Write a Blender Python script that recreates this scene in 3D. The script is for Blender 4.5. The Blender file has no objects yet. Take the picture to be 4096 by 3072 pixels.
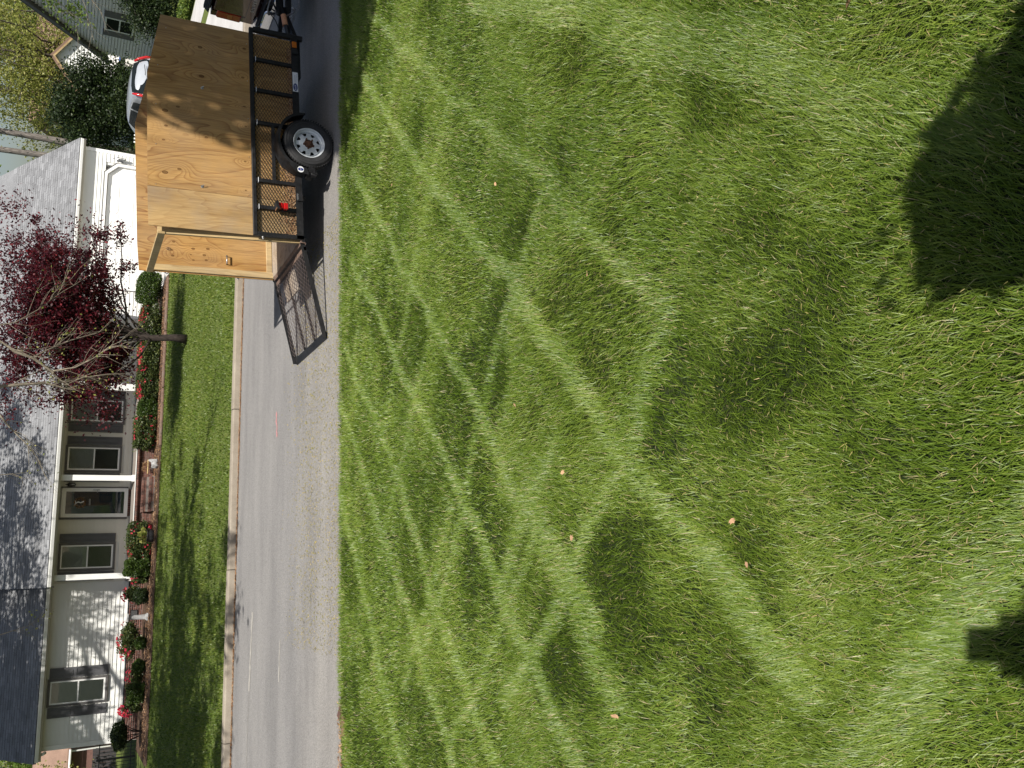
import bpy, bmesh, math, random
import numpy as np
from mathutils import Vector, Matrix, Euler

random.seed(7)
RNG = np.random.default_rng(11)
S = bpy.context.scene
C = S.collection
PI = math.pi

# ------------------------------------------------------------------ camera
# The photograph is a portrait picture stored on its side: world "up" is the
# left of the frame, so the camera is rolled a quarter turn.
F_PX, PITCH, ROLL, YAW, EYE = 3400.0, 27.56, 4.02, 13.5, 3.0
def cam_axes():
    p, r, y = map(math.radians, (PITCH, ROLL, YAW))
    f = Vector((0, math.cos(p), -math.sin(p))); u0 = Vector((0, math.sin(p), math.cos(p))); r0 = Vector((1, 0, 0))
    rt = math.cos(r) * r0 + math.sin(r) * u0
    up = -math.sin(r) * r0 + math.cos(r) * u0
    m = Matrix.Rotation(-y, 3, 'Z')
    return m @ f, m @ rt, m @ up
FWD, RGT, UPV = cam_axes()
cd = bpy.data.cameras.new('camera')
cd.sensor_fit = 'HORIZONTAL'; cd.sensor_width = 36.0; cd.lens = F_PX / 4096 * 36.0
cd.clip_start = 0.05; cd.clip_end = 1200
cam = bpy.data.objects.new('camera', cd); C.objects.link(cam)
mw = Matrix.Identity(4)
for i, ax in enumerate((-UPV, RGT, -FWD)):
    mw[0][i], mw[1][i], mw[2][i] = ax
mw[0][3], mw[1][3], mw[2][3] = 0, 0, EYE
cam.matrix_world = mw
S.camera = cam
S.render.resolution_x, S.render.resolution_y = 1024, 768

# ------------------------------------------------------------------ light
SUN_DIR = Vector((-0.085, 0.571, -0.816)).normalized()          # the way the light travels
to_sun = -SUN_DIR
W = bpy.data.worlds.new('World'); S.world = W; W.use_nodes = True
nt = W.node_tree; nt.nodes.clear()
sky = nt.nodes.new('ShaderNodeTexSky'); sky.sky_type = 'NISHITA'; sky.sun_disc = False
sky.sun_elevation = math.asin(to_sun.z); sky.sun_rotation = math.atan2(to_sun.x, to_sun.y)
sky.air_density = 1.0; sky.dust_density = 2.0; sky.ozone_density = 0.6
bg = nt.nodes.new('ShaderNodeBackground'); bg.inputs['Strength'].default_value = 0.07
wo = nt.nodes.new('ShaderNodeOutputWorld')
nt.links.new(sky.outputs[0], bg.inputs[0]); nt.links.new(bg.outputs[0], wo.inputs[0])
sl = bpy.data.lights.new('sun', 'SUN'); sl.energy = 5.0; sl.angle = math.radians(0.55); sl.color = (1.0, 0.95, 0.87)
so = bpy.data.objects.new('sun', sl); C.objects.link(so)
so.rotation_euler = SUN_DIR.to_track_quat('-Z', 'Y').to_euler(); so.location = (6, -40, 60)
S.view_settings.view_transform = 'Standard'; S.view_settings.look = 'None'
S.view_settings.exposure = 0.42; S.view_settings.gamma = 1.0; S.view_settings.use_curve_mapping = False
S.render.engine = 'CYCLES'
S.cycles.max_bounces = 6; S.cycles.diffuse_bounces = 3; S.cycles.glossy_bounces = 3
S.cycles.transmission_bounces = 4; S.cycles.transparent_max_bounces = 8

# ------------------------------------------------------------------ object helpers
def link(o, parent=None):
    C.objects.link(o)
    if parent is not None: o.parent = parent
    return o
def tag(o, label=None, cat=None, group=None, kind=None):
    if label: o['label'] = label
    if cat: o['category'] = cat
    if group: o['group'] = group
    if kind: o['kind'] = kind
    return o
def thing(name, label, cat, loc=(0, 0, 0), rot=(0, 0, 0), group=None):
    o = bpy.data.objects.new(name, None); o.empty_display_size = 0.2
    o.location = loc; o.rotation_euler = rot
    link(o); return tag(o, label, cat, group)

class MB:
    """collects shapes and builds ONE mesh object"""
    def __init__(s): s.v = []; s.f = []; s.m = []; s.mi = 0
    def add(s, vs, fs):
        b = len(s.v); s.v += [tuple(v) for v in vs]
        for f in fs: s.f.append(tuple(i + b for i in f)); s.m.append(s.mi)
        return s
    def box(s, x0, x1, y0, y1, z0, z1, M=None):
        vs = [(x, y, z) for x in (x0, x1) for y in (y0, y1) for z in (z0, z1)]
        if M is not None: vs = [M @ Vector(v) for v in vs]
        return s.add(vs, [(0, 1, 3, 2), (4, 6, 7, 5), (0, 4, 5, 1), (2, 3, 7, 6), (0, 2, 6, 4), (1, 5, 7, 3)])
    def bbox(s, x0, x1, y0, y1, z0, z1, b=0.006, M=None):
        """box with chamfered edges"""
        if min(x1 - x0, y1 - y0, z1 - z0) < 2.2 * b: return s.box(x0, x1, y0, y1, z0, z1, M)
        bm = bmesh.new(); bmesh.ops.create_cube(bm, size=1)
        for v in bm.verts:
            v.co = Vector(((x0 + x1) / 2 + v.co.x * (x1 - x0), (y0 + y1) / 2 + v.co.y * (y1 - y0), (z0 + z1) / 2 + v.co.z * (z1 - z0)))
        bmesh.ops.bevel(bm, geom=bm.edges[:], offset=b, segments=1, affect='EDGES', profile=0.5)
        return s.bm(bm, M)
    def bm(s, bm, M=None):
        bm.verts.index_update()
        vs = [(M @ v.co) if M is not None else v.co.copy() for v in bm.verts]
        fs = [tuple(v.index for v in f.verts) for f in bm.faces]
        bm.free(); return s.add(vs, fs)
    def prism(s, poly, a, b, axis='Y'):
        """extrude a 2-D outline along an axis between a and b"""
        def P(p, t):
            return {'Y': (p[0], t, p[1]), 'X': (t, p[0], p[1]), 'Z': (p[0], p[1], t)}[axis]
        n = len(poly)
        vs = [P(p, a) for p in poly] + [P(p, b) for p in poly]
        fs = [tuple(range(n))[::-1], tuple(range(n, 2 * n))] + [(i, (i + 1) % n, n + (i + 1) % n, n + i) for i in range(n)]
        return s.add(vs, fs)
    def tube(s, pts, rad, n=8, caps=True):
        pts = [Vector(p) for p in pts]
        if not hasattr(rad, '__len__'): rad = [rad] * len(pts)
        rings = []; prev = None
        for i, p in enumerate(pts):
            d = (pts[min(i + 1, len(pts) - 1)] - pts[max(i - 1, 0)])
            d = d.normalized() if d.length > 1e-9 else Vector((0, 0, 1))
            if prev is None:
                a = d.orthogonal().normalized()
            else:
                a = prev - d * prev.dot(d)
                a = a.normalized() if a.length > 1e-6 else d.orthogonal().normalized()
            prev = a; b = d.cross(a)
            rings.append([p + (a * math.cos(2 * PI * k / n) + b * math.sin(2 * PI * k / n)) * rad[i] for k in range(n)])
        vs = [v for r in rings for v in r]; fs = []
        for i in range(len(pts) - 1):
            for k in range(n):
                fs.append((i * n + k, i * n + (k + 1) % n, (i + 1) * n + (k + 1) % n, (i + 1) * n + k))
        if caps: fs += [tuple(range(n))[::-1], tuple((len(pts) - 1) * n + k for k in range(n))]
        return s.add(vs, fs)
    def lathe(s, prof, n=32, c=(0, 0, 0), axis='Y', close=False):
        """prof = (radius, along) pairs turned round an axis through c"""
        vs = []; fs = []; m = len(prof)
        for k in range(n):
            a = 2 * PI * k / n; ca, sa = math.cos(a), math.sin(a)
            for r, t in prof:
                p = {'Y': (r * ca, t, r * sa), 'Z': (r * ca, r * sa, t), 'X': (t, r * ca, r * sa)}[axis]
                vs.append((p[0] + c[0], p[1] + c[1], p[2] + c[2]))
        for k in range(n):
            k2 = (k + 1) % n
            for i in range(m if close else m - 1):
                j = (i + 1) % m
                fs.append((k * m + i, k * m + j, k2 * m + j, k2 * m + i))
        return s.add(vs, fs)
    def quad(s, a, b, c, d): return s.add([a, b, c, d], [(0, 1, 2, 3)])
    def build(s, name, mat, parent=None, smooth=False, label=None, kind=None, angle=None):
        me = bpy.data.meshes.new(name); me.from_pydata(s.v, [], s.f)
        mats = mat if isinstance(mat, (list, tuple)) else [mat]
        for m in mats: me.materials.append(m)
        if len(mats) > 1: me.polygons.foreach_set('material_index', s.m)
        bm = bmesh.new(); bm.from_mesh(me); bmesh.ops.recalc_face_normals(bm, faces=bm.faces[:]); bm.to_mesh(me); bm.free()
        if smooth:
            me.polygons.foreach_set('use_smooth', [True] * len(me.polygons))
            if angle: me.set_sharp_from_angle(angle=math.radians(angle))
        me.update()
        o = bpy.data.objects.new(name, me); link(o, parent)
        if label: o['label'] = label
        if kind: o['kind'] = kind
        return o

def np_mesh(name, verts, loops, starts, totals, mat, parent=None, tint=None, smooth=False):
    me = bpy.data.meshes.new(name)
    me.vertices.add(len(verts)); me.vertices.foreach_set('co', np.ascontiguousarray(verts, dtype=np.float32).ravel())
    me.loops.add(len(loops)); me.loops.foreach_set('vertex_index', np.ascontiguousarray(loops, dtype=np.int32))
    me.polygons.add(len(starts)); me.polygons.foreach_set('loop_start', np.ascontiguousarray(starts, dtype=np.int32))
    me.polygons.foreach_set('loop_total', np.ascontiguousarray(totals, dtype=np.int32))
    if smooth: me.polygons.foreach_set('use_smooth', np.ones(len(starts), dtype=bool))
    if tint is not None:
        at = me.attributes.new('tint', 'FLOAT', 'POINT'); at.data.foreach_set('value', np.ascontiguousarray(tint, dtype=np.float32))
    me.update(calc_edges=True)
    for m in (mat if isinstance(mat, (list, tuple)) else [mat]): me.materials.append(m)
    o = bpy.data.objects.new(name, me); link(o, parent)
    return o
def same(o, name, parent, loc=(0, 0, 0), rot=(0, 0, 0), scale=(1, 1, 1)):
    """another object sharing o's mesh"""
    c = bpy.data.objects.new(name, o.data); c.location = loc; c.rotation_euler = rot; c.scale = scale
    return link(c, parent)
def copy_tree(o, parent=None):
    c = o.copy(); C.objects.link(c); c.parent = parent
    for ch in list(o.children): copy_tree(ch, c)
    return c

# ------------------------------------------------------------------ materials
def mat_new(name):
    m = bpy.data.materials.new(name); m.use_nodes = True
    t = m.node_tree; b = t.nodes['Principled BSDF']; return m, t, b
def N(t, typ, **kw):
    n = t.nodes.new(typ)
    for k, v in kw.items():
        if k in n.inputs: n.inputs[k].default_value = v
        else: setattr(n, k, v)
    return n
def ramp(t, fac, stops):
    r = t.nodes.new('ShaderNodeValToRGB'); e = r.color_ramp.elements
    while len(e) < len(stops): e.new(0.5)
    for i, (p, c) in enumerate(stops):
        e[i].position = p; e[i].color = (c[0], c[1], c[2], 1)
    t.links.new(fac, r.inputs[0]); return r
def coords(t, kind='Object', scale=(1, 1, 1), rot=(0, 0, 0)):
    tc = t.nodes.new('ShaderNodeTexCoord'); mp = t.nodes.new('ShaderNodeMapping')
    mp.inputs['Scale'].default_value = scale; mp.inputs['Rotation'].default_value = rot
    t.links.new(tc.outputs[kind], mp.inputs[0]); return mp.outputs[0]
def mixc(t, fac, a, b, mode='MIX'):
    m = t.nodes.new('ShaderNodeMix'); m.data_type = 'RGBA'; m.blend_type = mode
    for sock, v in ((m.inputs[0], fac), (m.inputs[6], a), (m.inputs[7], b)):
        if hasattr(v, 'is_linked'): t.links.new(v, sock)
        elif hasattr(v, '__len__'): sock.default_value = (v[0], v[1], v[2], 1)
        else: sock.default_value = v
    return m.outputs[2]
def bump(t, b, h, strength=0.3, dist=0.01):
    bp = t.nodes.new('ShaderNodeBump'); bp.inputs['Strength'].default_value = strength; bp.inputs['Distance'].default_value = dist
    t.links.new(h, bp.inputs['Height']); t.links.new(bp.outputs[0], b.inputs['Normal'])

def M_plain(name, col, rough=0.6, metal=0.0, var=0.12, scale=6.0, spec=0.5, bmp=0.0, objvar=0.0, coat=0.0):
    """a colour with soft grime; objvar adds a little piece-to-piece change"""
    m, t, b = mat_new(name)
    n = N(t, 'ShaderNodeTexNoise', Scale=scale, Detail=5.0, Roughness=0.65)
    t.links.new(coords(t), n.inputs['Vector'])
    lo = [c * (1 - var) for c in col]; hi = [min(1, c * (1 + var)) for c in col]
    r = ramp(t, n.outputs['Fac'], [(0.3, lo), (0.7, hi)])
    out = r.outputs[0]
    if objvar:
        oi = t.nodes.new('ShaderNodeObjectInfo')
        rr = ramp(t, oi.outputs['Random'], [(0, [1 - objvar] * 3), (1, [1 + objvar] * 3)])
        out = mixc(t, 1.0, out, rr.outputs[0], 'MULTIPLY')
    t.links.new(out, b.inputs['Base Color'])
    b.inputs['Roughness'].default_value = rough; b.inputs['Metallic'].default_value = metal
    b.inputs['Specular IOR Level'].default_value = spec
    if coat: b.inputs['Coat Weight'].default_value = coat
    if bmp: bump(t, b, n.outputs['Fac'], bmp, 0.01)
    return m

def M_leaf(name, stops, rough=0.45, trans=0.35, spec=0.4, tcol=None):
    """leaves and blades: colour from the per-leaf 'tint' value, light passes through"""
    m, t, b = mat_new(name)
    at = t.nodes.new('ShaderNodeAttribute'); at.attribute_name = 'tint'
    r = ramp(t, at.outputs['Fac'], stops)
    t.links.new(r.outputs[0], b.inputs['Base Color'])
    b.inputs['Roughness'].default_value = rough; b.inputs['Specular IOR Level'].default_value = spec
    tr = t.nodes.new('ShaderNodeBsdfTranslucent')
    if tcol: t.links.new(mixc(t, 1.0, r.outputs[0], tcol, 'MULTIPLY'), tr.inputs[0])
    else: t.links.new(r.outputs[0], tr.inputs[0])
    mx = t.nodes.new('ShaderNodeMixShader'); mx.inputs[0].default_value = trans
    t.links.new(b.outputs[0], mx.inputs[1]); t.links.new(tr.outputs[0], mx.inputs[2])
    t.links.new(mx.outputs[0], t.nodes['Material Output'].inputs[0])
    return m

def M_bark(name, dark, light, scale=1.0):
    m, t, b = mat_new(name)
    co = coords(t, scale=(9 * scale, 9 * scale, 1.6 * scale))
    n = N(t, 'ShaderNodeTexNoise', Scale=2.0, Detail=8.0, Roughness=0.7, Distortion=0.6); t.links.new(co, n.inputs[0])
    v = N(t, 'ShaderNodeTexVoronoi', Scale=1.6); v.feature = 'DISTANCE_TO_EDGE'; t.links.new(co, v.inputs['Vector'])
    mul = t.nodes.new('ShaderNodeMath'); mul.operation = 'MULTIPLY'
    t.links.new(n.outputs[0], mul.inputs[0]); t.links.new(v.outputs[0], mul.inputs[1])
    r = ramp(t, mul.outputs[0], [(0.0, dark), (0.18, [(a + c) / 2 for a, c in zip(dark, light)]), (0.45, light)])
    t.links.new(r.outputs[0], b.inputs['Base Color']); b.inputs['Roughness'].default_value = 0.9
    bump(t, b, mul.outputs[0], 0.8, 0.03); return m

def M_plywood(name, base, dark, seed=0.0, grey=0.0, rough=0.6, knots=(), nband=20.0, con=0.8):
    """rotary-cut ply: wandering cathedral grain along the sheet that bends round its knots"""
    m, t, b = mat_new(name)
    tc = t.nodes.new('ShaderNodeTexCoord'); mp = t.nodes.new('ShaderNodeMapping')
    mp.inputs['Location'].default_value = (seed * 3.7, seed * 1.3, seed * 2.1)
    t.links.new(tc.outputs['Object'], mp.inputs[0])
    def math_(op, x, y=None, z=None):
        q = t.nodes.new('ShaderNodeMath'); q.operation = op
        for i, v in enumerate((x, y, z)):
            if v is None: continue
            if hasattr(v, 'is_linked'): t.links.new(v, q.inputs[i])
            else: q.inputs[i].default_value = v
        return q.outputs[0]
    def stretched(sx, sz):
        q = t.nodes.new('ShaderNodeMapping'); q.inputs['Scale'].default_value = (sx, sx, sz); t.links.new(mp.outputs[0], q.inputs[0]); return q.outputs[0]
    big = N(t, 'ShaderNodeTexNoise', Scale=1.0, Detail=2.0, Roughness=0.45, Distortion=0.35); t.links.new(stretched(2.4, 0.42), big.inputs[0])
    phase = big.outputs['Fac']; kmask = None
    sx_ = t.nodes.new('ShaderNodeSeparateXYZ'); t.links.new(tc.outputs['Object'], sx_.inputs[0])
    for kx, kz, kr in knots:
        dx = math_('SUBTRACT', sx_.outputs['X'], kx); dz = math_('MULTIPLY', math_('SUBTRACT', sx_.outputs['Z'], kz), 0.62)
        d2 = math_('ADD', math_('MULTIPLY', dx, dx), math_('MULTIPLY', dz, dz))
        g = math_('POWER', 2.718, math_('MULTIPLY', d2, -1.0 / (2.6 * kr) ** 2))
        phase = math_('MULTIPLY_ADD', g, 0.16, phase)
        k1 = math_('POWER', 2.718, math_('MULTIPLY', d2, -1.0 / (0.48 * kr) ** 2))
        kmask = k1 if kmask is None else math_('MAXIMUM', kmask, k1)
    fr = math_('FRACT', math_('MULTIPLY', phase, nband))
    bands = ramp(t, fr, [(0.0, (0.0,) * 3), (0.50, (0.12,) * 3), (0.80, (0.55,) * 3), (0.94, (1.0,) * 3), (1.0, (0.0,) * 3)])
    wk = N(t, 'ShaderNodeTexNoise', Scale=1.0, Detail=3.0); t.links.new(stretched(3.5, 0.8), wk.inputs[0])   # grain stronger here, faint there
    wkr = ramp(t, wk.outputs['Fac'], [(0.35, (0.25,) * 3), (0.62, (1.0,) * 3)])
    bm_ = math_('MULTIPLY', math_('MULTIPLY', bands.outputs[0], wkr.outputs[0]), con)
    c1 = mixc(t, bm_, base, dark)
    fine = N(t, 'ShaderNodeTexNoise', Scale=1.0, Detail=6.0, Roughness=0.7); t.links.new(stretched(95, 3.5), fine.inputs[0])
    fr2 = ramp(t, fine.outputs['Fac'], [(0.35, (0.74,) * 3), (0.65, (1.14,) * 3)])
    c2 = mixc(t, 0.85, c1, fr2.outputs[0], 'MULTIPLY')
    st = N(t, 'ShaderNodeTexNoise', Scale=1.0, Detail=4.0, Roughness=0.6); t.links.new(stretched(5.0, 0.6), st.inputs[0])
    sr = ramp(t, st.outputs['Fac'], [(0.32, (0.80, 0.76, 0.70)), (0.5, (1.0,) * 3), (0.68, (1.16, 1.15, 1.12))])
    c2 = mixc(t, 1.0, c2, sr.outputs[0], 'MULTIPLY')
    pn = N(t, 'ShaderNodeTexNoise', Scale=1.3, Detail=4.0, Roughness=0.6); t.links.new(mp.outputs[0], pn.inputs[0])
    pr = ramp(t, pn.outputs['Fac'], [(0.42, (0, 0, 0)), (0.75, (1, 1, 1))])
    c3 = mixc(t, math_('MULTIPLY', pr.outputs[0], 0.18 + grey), c2, [sum(base) / 3 * 0.85] * 3)
    if kmask is not None:
        kn = ramp(t, kmask, [(0.35, (0, 0, 0)), (0.5, (1, 1, 1)), (0.85, (0.55,) * 3), (1.0, (0.8,) * 3)])
        c3 = mixc(t, kn.outputs[0], c3, [d * 0.42 for d in dark])
    t.links.new(c3, b.inputs['Base Color']); b.inputs['Roughness'].default_value = rough
    b.inputs['Specular IOR Level'].default_value = 0.22
    bump(t, b, fine.outputs['Fac'], 0.15, 0.004)
    return m

def M_shingle(name, col):
    m, t, b = mat_new(name)
    n = N(t, 'ShaderNodeTexNoise', Scale=160.0, Detail=2.0); t.links.new(coords(t), n.inputs[0])
    n2 = N(t, 'ShaderNodeTexNoise', Scale=1.4, Detail=6.0, Roughness=0.7)
    g = t.nodes.new('ShaderNodeNewGeometry'); t.links.new(g.outputs['Position'], n2.inputs['Vector'])
    at = t.nodes.new('ShaderNodeAttribute'); at.attribute_name = 'tint'
    oi = t.nodes.new('ShaderNodeObjectInfo')
    ad = t.nodes.new('ShaderNodeMath'); ad.operation = 'ADD'
    t.links.new(at.outputs['Fac'], ad.inputs[0]); t.links.new(oi.outputs['Random'], ad.inputs[1])
    fr = t.nodes.new('ShaderNodeMath'); fr.operation = 'FRACT'; t.links.new(ad.outputs[0], fr.inputs[0])
    r = ramp(t, fr.outputs[0], [(0, [c * 0.80 for c in col]), (1, [c * 1.14 for c in col])])
    sp = ramp(t, n.outputs['Fac'], [(0.35, (0.7,) * 3), (0.65, (1.25,) * 3)])
    st = ramp(t, n2.outputs['Fac'], [(0.35, (0.80,) * 3), (0.62, (1.06,) * 3)])
    c = mixc(t, 1.0, r.outputs[0], sp.outputs[0], 'MULTIPLY'); c = mixc(t, 1.0, c, st.outputs[0], 'MULTIPLY')
    t.links.new(c, b.inputs['Base Color']); b.inputs['Roughness'].default_value = 0.95
    b.inputs['Specular IOR Level'].default_value = 0.15
    return m

def M_brick(name):
    m, t, b = mat_new(name)
    oi = t.nodes.new('ShaderNodeObjectInfo'); at = t.nodes.new('ShaderNodeAttribute'); at.attribute_name = 'tint'
    ad = t.nodes.new('ShaderNodeMath'); ad.operation = 'ADD'
    t.links.new(at.outputs['Fac'], ad.inputs[0]); t.links.new(oi.outputs['Random'], ad.inputs[1])
    fr = t.nodes.new('ShaderNodeMath'); fr.operation = 'FRACT'; t.links.new(ad.outputs[0], fr.inputs[0])
    r = ramp(t, fr.outputs[0], [(0, (0.085, 0.045, 0.036)), (0.4, (0.15, 0.068, 0.052)), (0.8, (0.19, 0.092, 0.07)), (1, (0.13, 0.085, 0.072))])
    n = N(t, 'ShaderNodeTexNoise', Scale=38.0, Detail=6.0, Roughness=0.7); t.links.new(coords(t), n.inputs[0])
    sp = ramp(t, n.outputs['Fac'], [(0.3, (0.7,) * 3), (0.7, (1.25,) * 3)])
    t.links.new(mixc(t, 1.0, r.outputs[0], sp.outputs[0], 'MULTIPLY'), b.inputs['Base Color'])
    b.inputs['Roughness'].default_value = 0.9; bump(t, b, n.outputs['Fac'], 0.5, 0.006)
    return m

def M_glass(name, col=(0.02, 0.025, 0.025), alpha=0.35, rough=0.02):
    m, t, b = mat_new(name)
    gl = t.nodes.new('ShaderNodeBsdfGlossy'); gl.inputs['Roughness'].default_value = rough
    tr = t.nodes.new('ShaderNodeBsdfTransparent'); tr.inputs[0].default_value = (1 - alpha, 1 - alpha * 0.97, 1 - alpha * 0.98, 1)
    fr = t.nodes.new('ShaderNodeFresnel'); fr.inputs[0].default_value = 1.5
    ad = t.nodes.new('ShaderNodeMath'); ad.operation = 'ADD'; ad.inputs[1].default_value = 0.04
    t.links.new(fr.outputs[0], ad.inputs[0])
    mx = t.nodes.new('ShaderNodeMixShader'); t.links.new(ad.outputs[0], mx.inputs[0])
    t.links.new(tr.outputs[0], mx.inputs[1]); t.links.new(gl.outputs[0], mx.inputs[2])
    t.links.new(mx.outputs[0], t.nodes['Material Output'].inputs[0]); return m

def M_ground(name, stops, scale=3.0, fine=60.0, bmp=0.5, rough=0.95):
    m, t, b = mat_new(name)
    co = coords(t)
    n = N(t, 'ShaderNodeTexNoise', Scale=scale, Detail=6.0, Roughness=0.65); t.links.new(co, n.inputs[0])
    f = N(t, 'ShaderNodeTexNoise', Scale=fine, Detail=5.0, Roughness=0.75); t.links.new(co, f.inputs[0])
    ad = t.nodes.new('ShaderNodeMath'); ad.operation = 'MULTIPLY_ADD'; ad.inputs[1].default_value = 0.5
    s2 = t.nodes.new('ShaderNodeMath'); s2.operation = 'MULTIPLY'; s2.inputs[1].default_value = 0.5
    t.links.new(f.outputs['Fac'], s2.inputs[0]); t.links.new(n.outputs['Fac'], ad.inputs[0]); t.links.new(s2.outputs[0], ad.inputs[2])
    r = ramp(t, ad.outputs[0], stops); t.links.new(r.outputs[0], b.inputs['Base Color'])
    b.inputs['Roughness'].default_value = rough; b.inputs['Specular IOR Level'].default_value = 0.2
    bump(t, b, f.outputs['Fac'], bmp, 0.02); return m

def M_asphalt():
    m, t, b = mat_new('asphalt')
    co = coords(t)
    ag = N(t, 'ShaderNodeTexVoronoi', Scale=95.0, Randomness=1.0); t.links.new(co, ag.inputs['Vector'])
    n = N(t, 'ShaderNodeTexNoise', Scale=0.9, Detail=7.0, Roughness=0.62)
    mp = coords(t, scale=(0.35, 1.6, 1)); t.links.new(mp, n.inputs[0])
    f = N(t, 'ShaderNodeTexNoise', Scale=55.0, Detail=5.0, Roughness=0.8); t.links.new(co, f.inputs[0])
    base = ramp(t, n.outputs['Fac'], [(0.3, (0.175, 0.170, 0.167)), (0.5, (0.215, 0.208, 0.203)), (0.72, (0.255, 0.247, 0.238))])
    agc = ramp(t, ag.outputs['Color'], [(0.0, (0.62,) * 3), (0.5, (1.0,) * 3), (0.90, (1.18,) * 3), (0.985, (1.25, 1.24, 1.2)), (1.0, (2.3, 2.25, 2.15))])
    ff = ramp(t, f.outputs['Fac'], [(0.3, (0.72,) * 3), (0.68, (1.22,) * 3)])
    c = mixc(t, 1.0, base.outputs[0], agc.outputs[0], 'MULTIPLY'); c = mixc(t, 1.0, c, ff.outputs[0], 'MULTIPLY')
    # the worn, lighter strip along the near verge
    sx = t.nodes.new('ShaderNodeSeparateXYZ'); t.links.new(co, sx.inputs[0])
    wn = N(t, 'ShaderNodeTexNoise', Scale=2.0, Detail=5.0); t.links.new(co, wn.inputs[0])
    wa = t.nodes.new('ShaderNodeMath'); wa.operation = 'MULTIPLY_ADD'; wa.inputs[1].default_value = 1.4
    t.links.new(wn.outputs['Fac'], wa.inputs[0]); t.links.new(sx.outputs['Y'], wa.inputs[2])
    mr = N(t, 'ShaderNodeMapRange'); t.links.new(wa.outputs[0], mr.inputs[0])
    mr.inputs[1].default_value = 10.4; mr.inputs[2].default_value = 13.2; mr.inputs[3].default_value = 0.5; mr.inputs[4].default_value = 0.0
    c = mixc(t, mr.outputs[0], c, mixc(t, 1.0, c, (1.28, 1.22, 1.10), 'MULTIPLY'))
    t.links.new(c, b.inputs['Base Color']); b.inputs['Roughness'].default_value = 0.85
    b.inputs['Specular IOR Level'].default_value = 0.35
    bump(t, b, ag.outputs['Distance'], 0.6, 0.006); return m

MAT = {}
MAT['siding'] = M_plain('siding', (0.72, 0.72, 0.69), 0.55, var=0.04, scale=2.5, objvar=0.02, spec=0.3)
MAT['siding_shaded'] = M_plain('siding_shaded', (0.66, 0.64, 0.57), 0.55, var=0.04, scale=2.5, objvar=0.02, spec=0.3)  # same siding as the wing; the porch shade is put into its tone
MAT['white'] = M_plain('white_paint', (0.78, 0.78, 0.76), 0.45, var=0.04, scale=3.0)
MAT['soffit'] = M_plain('soffit', (0.46, 0.43, 0.36), 0.7, var=0.06)
MAT['trim_dark'] = M_plain('trim_dark', (0.105, 0.10, 0.098), 0.5, var=0.1)
MAT['shutter'] = M_plain('shutter', (0.088, 0.088, 0.094), 0.42, var=0.12, scale=4)
MAT['pane'] = M_glass('pane', alpha=0.10)
MAT['screen_pane'] = M_glass('screen_pane', alpha=0.45, rough=0.12)
MAT['blind'] = M_plain('blind', (0.74, 0.77, 0.70), 0.7, var=0.03)
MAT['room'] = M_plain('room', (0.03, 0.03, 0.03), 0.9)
MAT['shingle'] = M_shingle('shingle', (0.235, 0.24, 0.25))
MAT['shingle_brown'] = M_shingle('shingle_brown', (0.24, 0.16, 0.12))
MAT['roof_edge'] = M_plain('roof_edge', (0.045, 0.045, 0.05), 0.8)
MAT['brick'] = M_brick('brick')
MAT['mortar'] = M_plain('mortar', (0.20, 0.175, 0.155), 0.95, var=0.15, scale=20)
MAT['door_blue'] = M_plain('door_blue', (0.018, 0.04, 0.075), 0.4, var=0.1)
MAT['black'] = M_plain('black_metal', (0.016, 0.016, 0.018), 0.42, var=0.3, scale=9, bmp=0.05)
MAT['black_worn'] = M_plain('black_worn', (0.013, 0.013, 0.014), 0.45, var=0.6, scale=14, bmp=0.12, spec=0.35)
MAT['rust'] = M_plain('rusty_steel', (0.13, 0.085, 0.065), 0.75, var=0.45, scale=16, bmp=0.2)
MAT['rust_dark'] = M_plain('rust_dark', (0.09, 0.04, 0.022), 0.85, var=0.5, scale=40, bmp=0.3)
MAT['mesh_metal'] = M_plain('mesh_metal', (0.014, 0.012, 0.010), 0.6, var=0.5, scale=20)
MAT['ramp_mesh'] = M_plain('ramp_mesh', (0.11, 0.085, 0.078), 0.65, var=0.4, scale=20)
MAT['ply'] = M_plywood('plywood', (0.43, 0.255, 0.095), (0.22, 0.095, 0.028), 1.0, grey=0.04, knots=[(1.579, 1.712, 0.05), (1.659, 1.558, 0.032), (1.37, 1.701, 0.03), (1.173, 1.73, 0.025), (0.733, 1.713, 0.05), (0.799, 1.544, 0.035), (1.293, 1.215, 0.03), (2.567, 1.279, 0.04), (2.15, 1.264, 0.045), (2.674, 0.71, 0.03), (2.238, 0.738, 0.03), (1.816, 0.726, 0.025), (1.532, 0.712, 0.02), (1.028, 0.729, 0.025), (0.621, 0.729, 0.02)], nband=22)
MAT['ply2'] = M_plywood('plywood_pale', (0.43, 0.285, 0.13), (0.27, 0.145, 0.055), 5.0, grey=0.22, nband=16, con=0.7)
MAT['ply3'] = M_plywood('plywood_inner', (0.47, 0.275, 0.098), (0.24, 0.10, 0.028), 9.0, knots=[(0.448, 1.423, 0.03), (0.366, 1.16, 0.035), (0.383, 0.957, 0.035), (0.32, 1.446, 0.025), (0.235, 1.437, 0.03), (0.273, 1.193, 0.02), (0.283, 1.007, 0.035), (0.193, 1.158, 0.025), (0.209, 0.982, 0.03), (0.57, 1.126, 0.03)], nband=16, con=0.95)
MAT['lumber'] = M_plywood('lumber', (0.50, 0.37, 0.19), (0.36, 0.23, 0.10), 3.0)
MAT['plank_old'] = M_plywood('old_plank', (0.36, 0.29, 0.22), (0.17, 0.13, 0.10), 4.0, grey=0.4, rough=0.85)
MAT['tyre'] = M_plain('tyre', (0.020, 0.020, 0.021), 0.72, var=0.35, scale=12, bmp=0.1)
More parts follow.
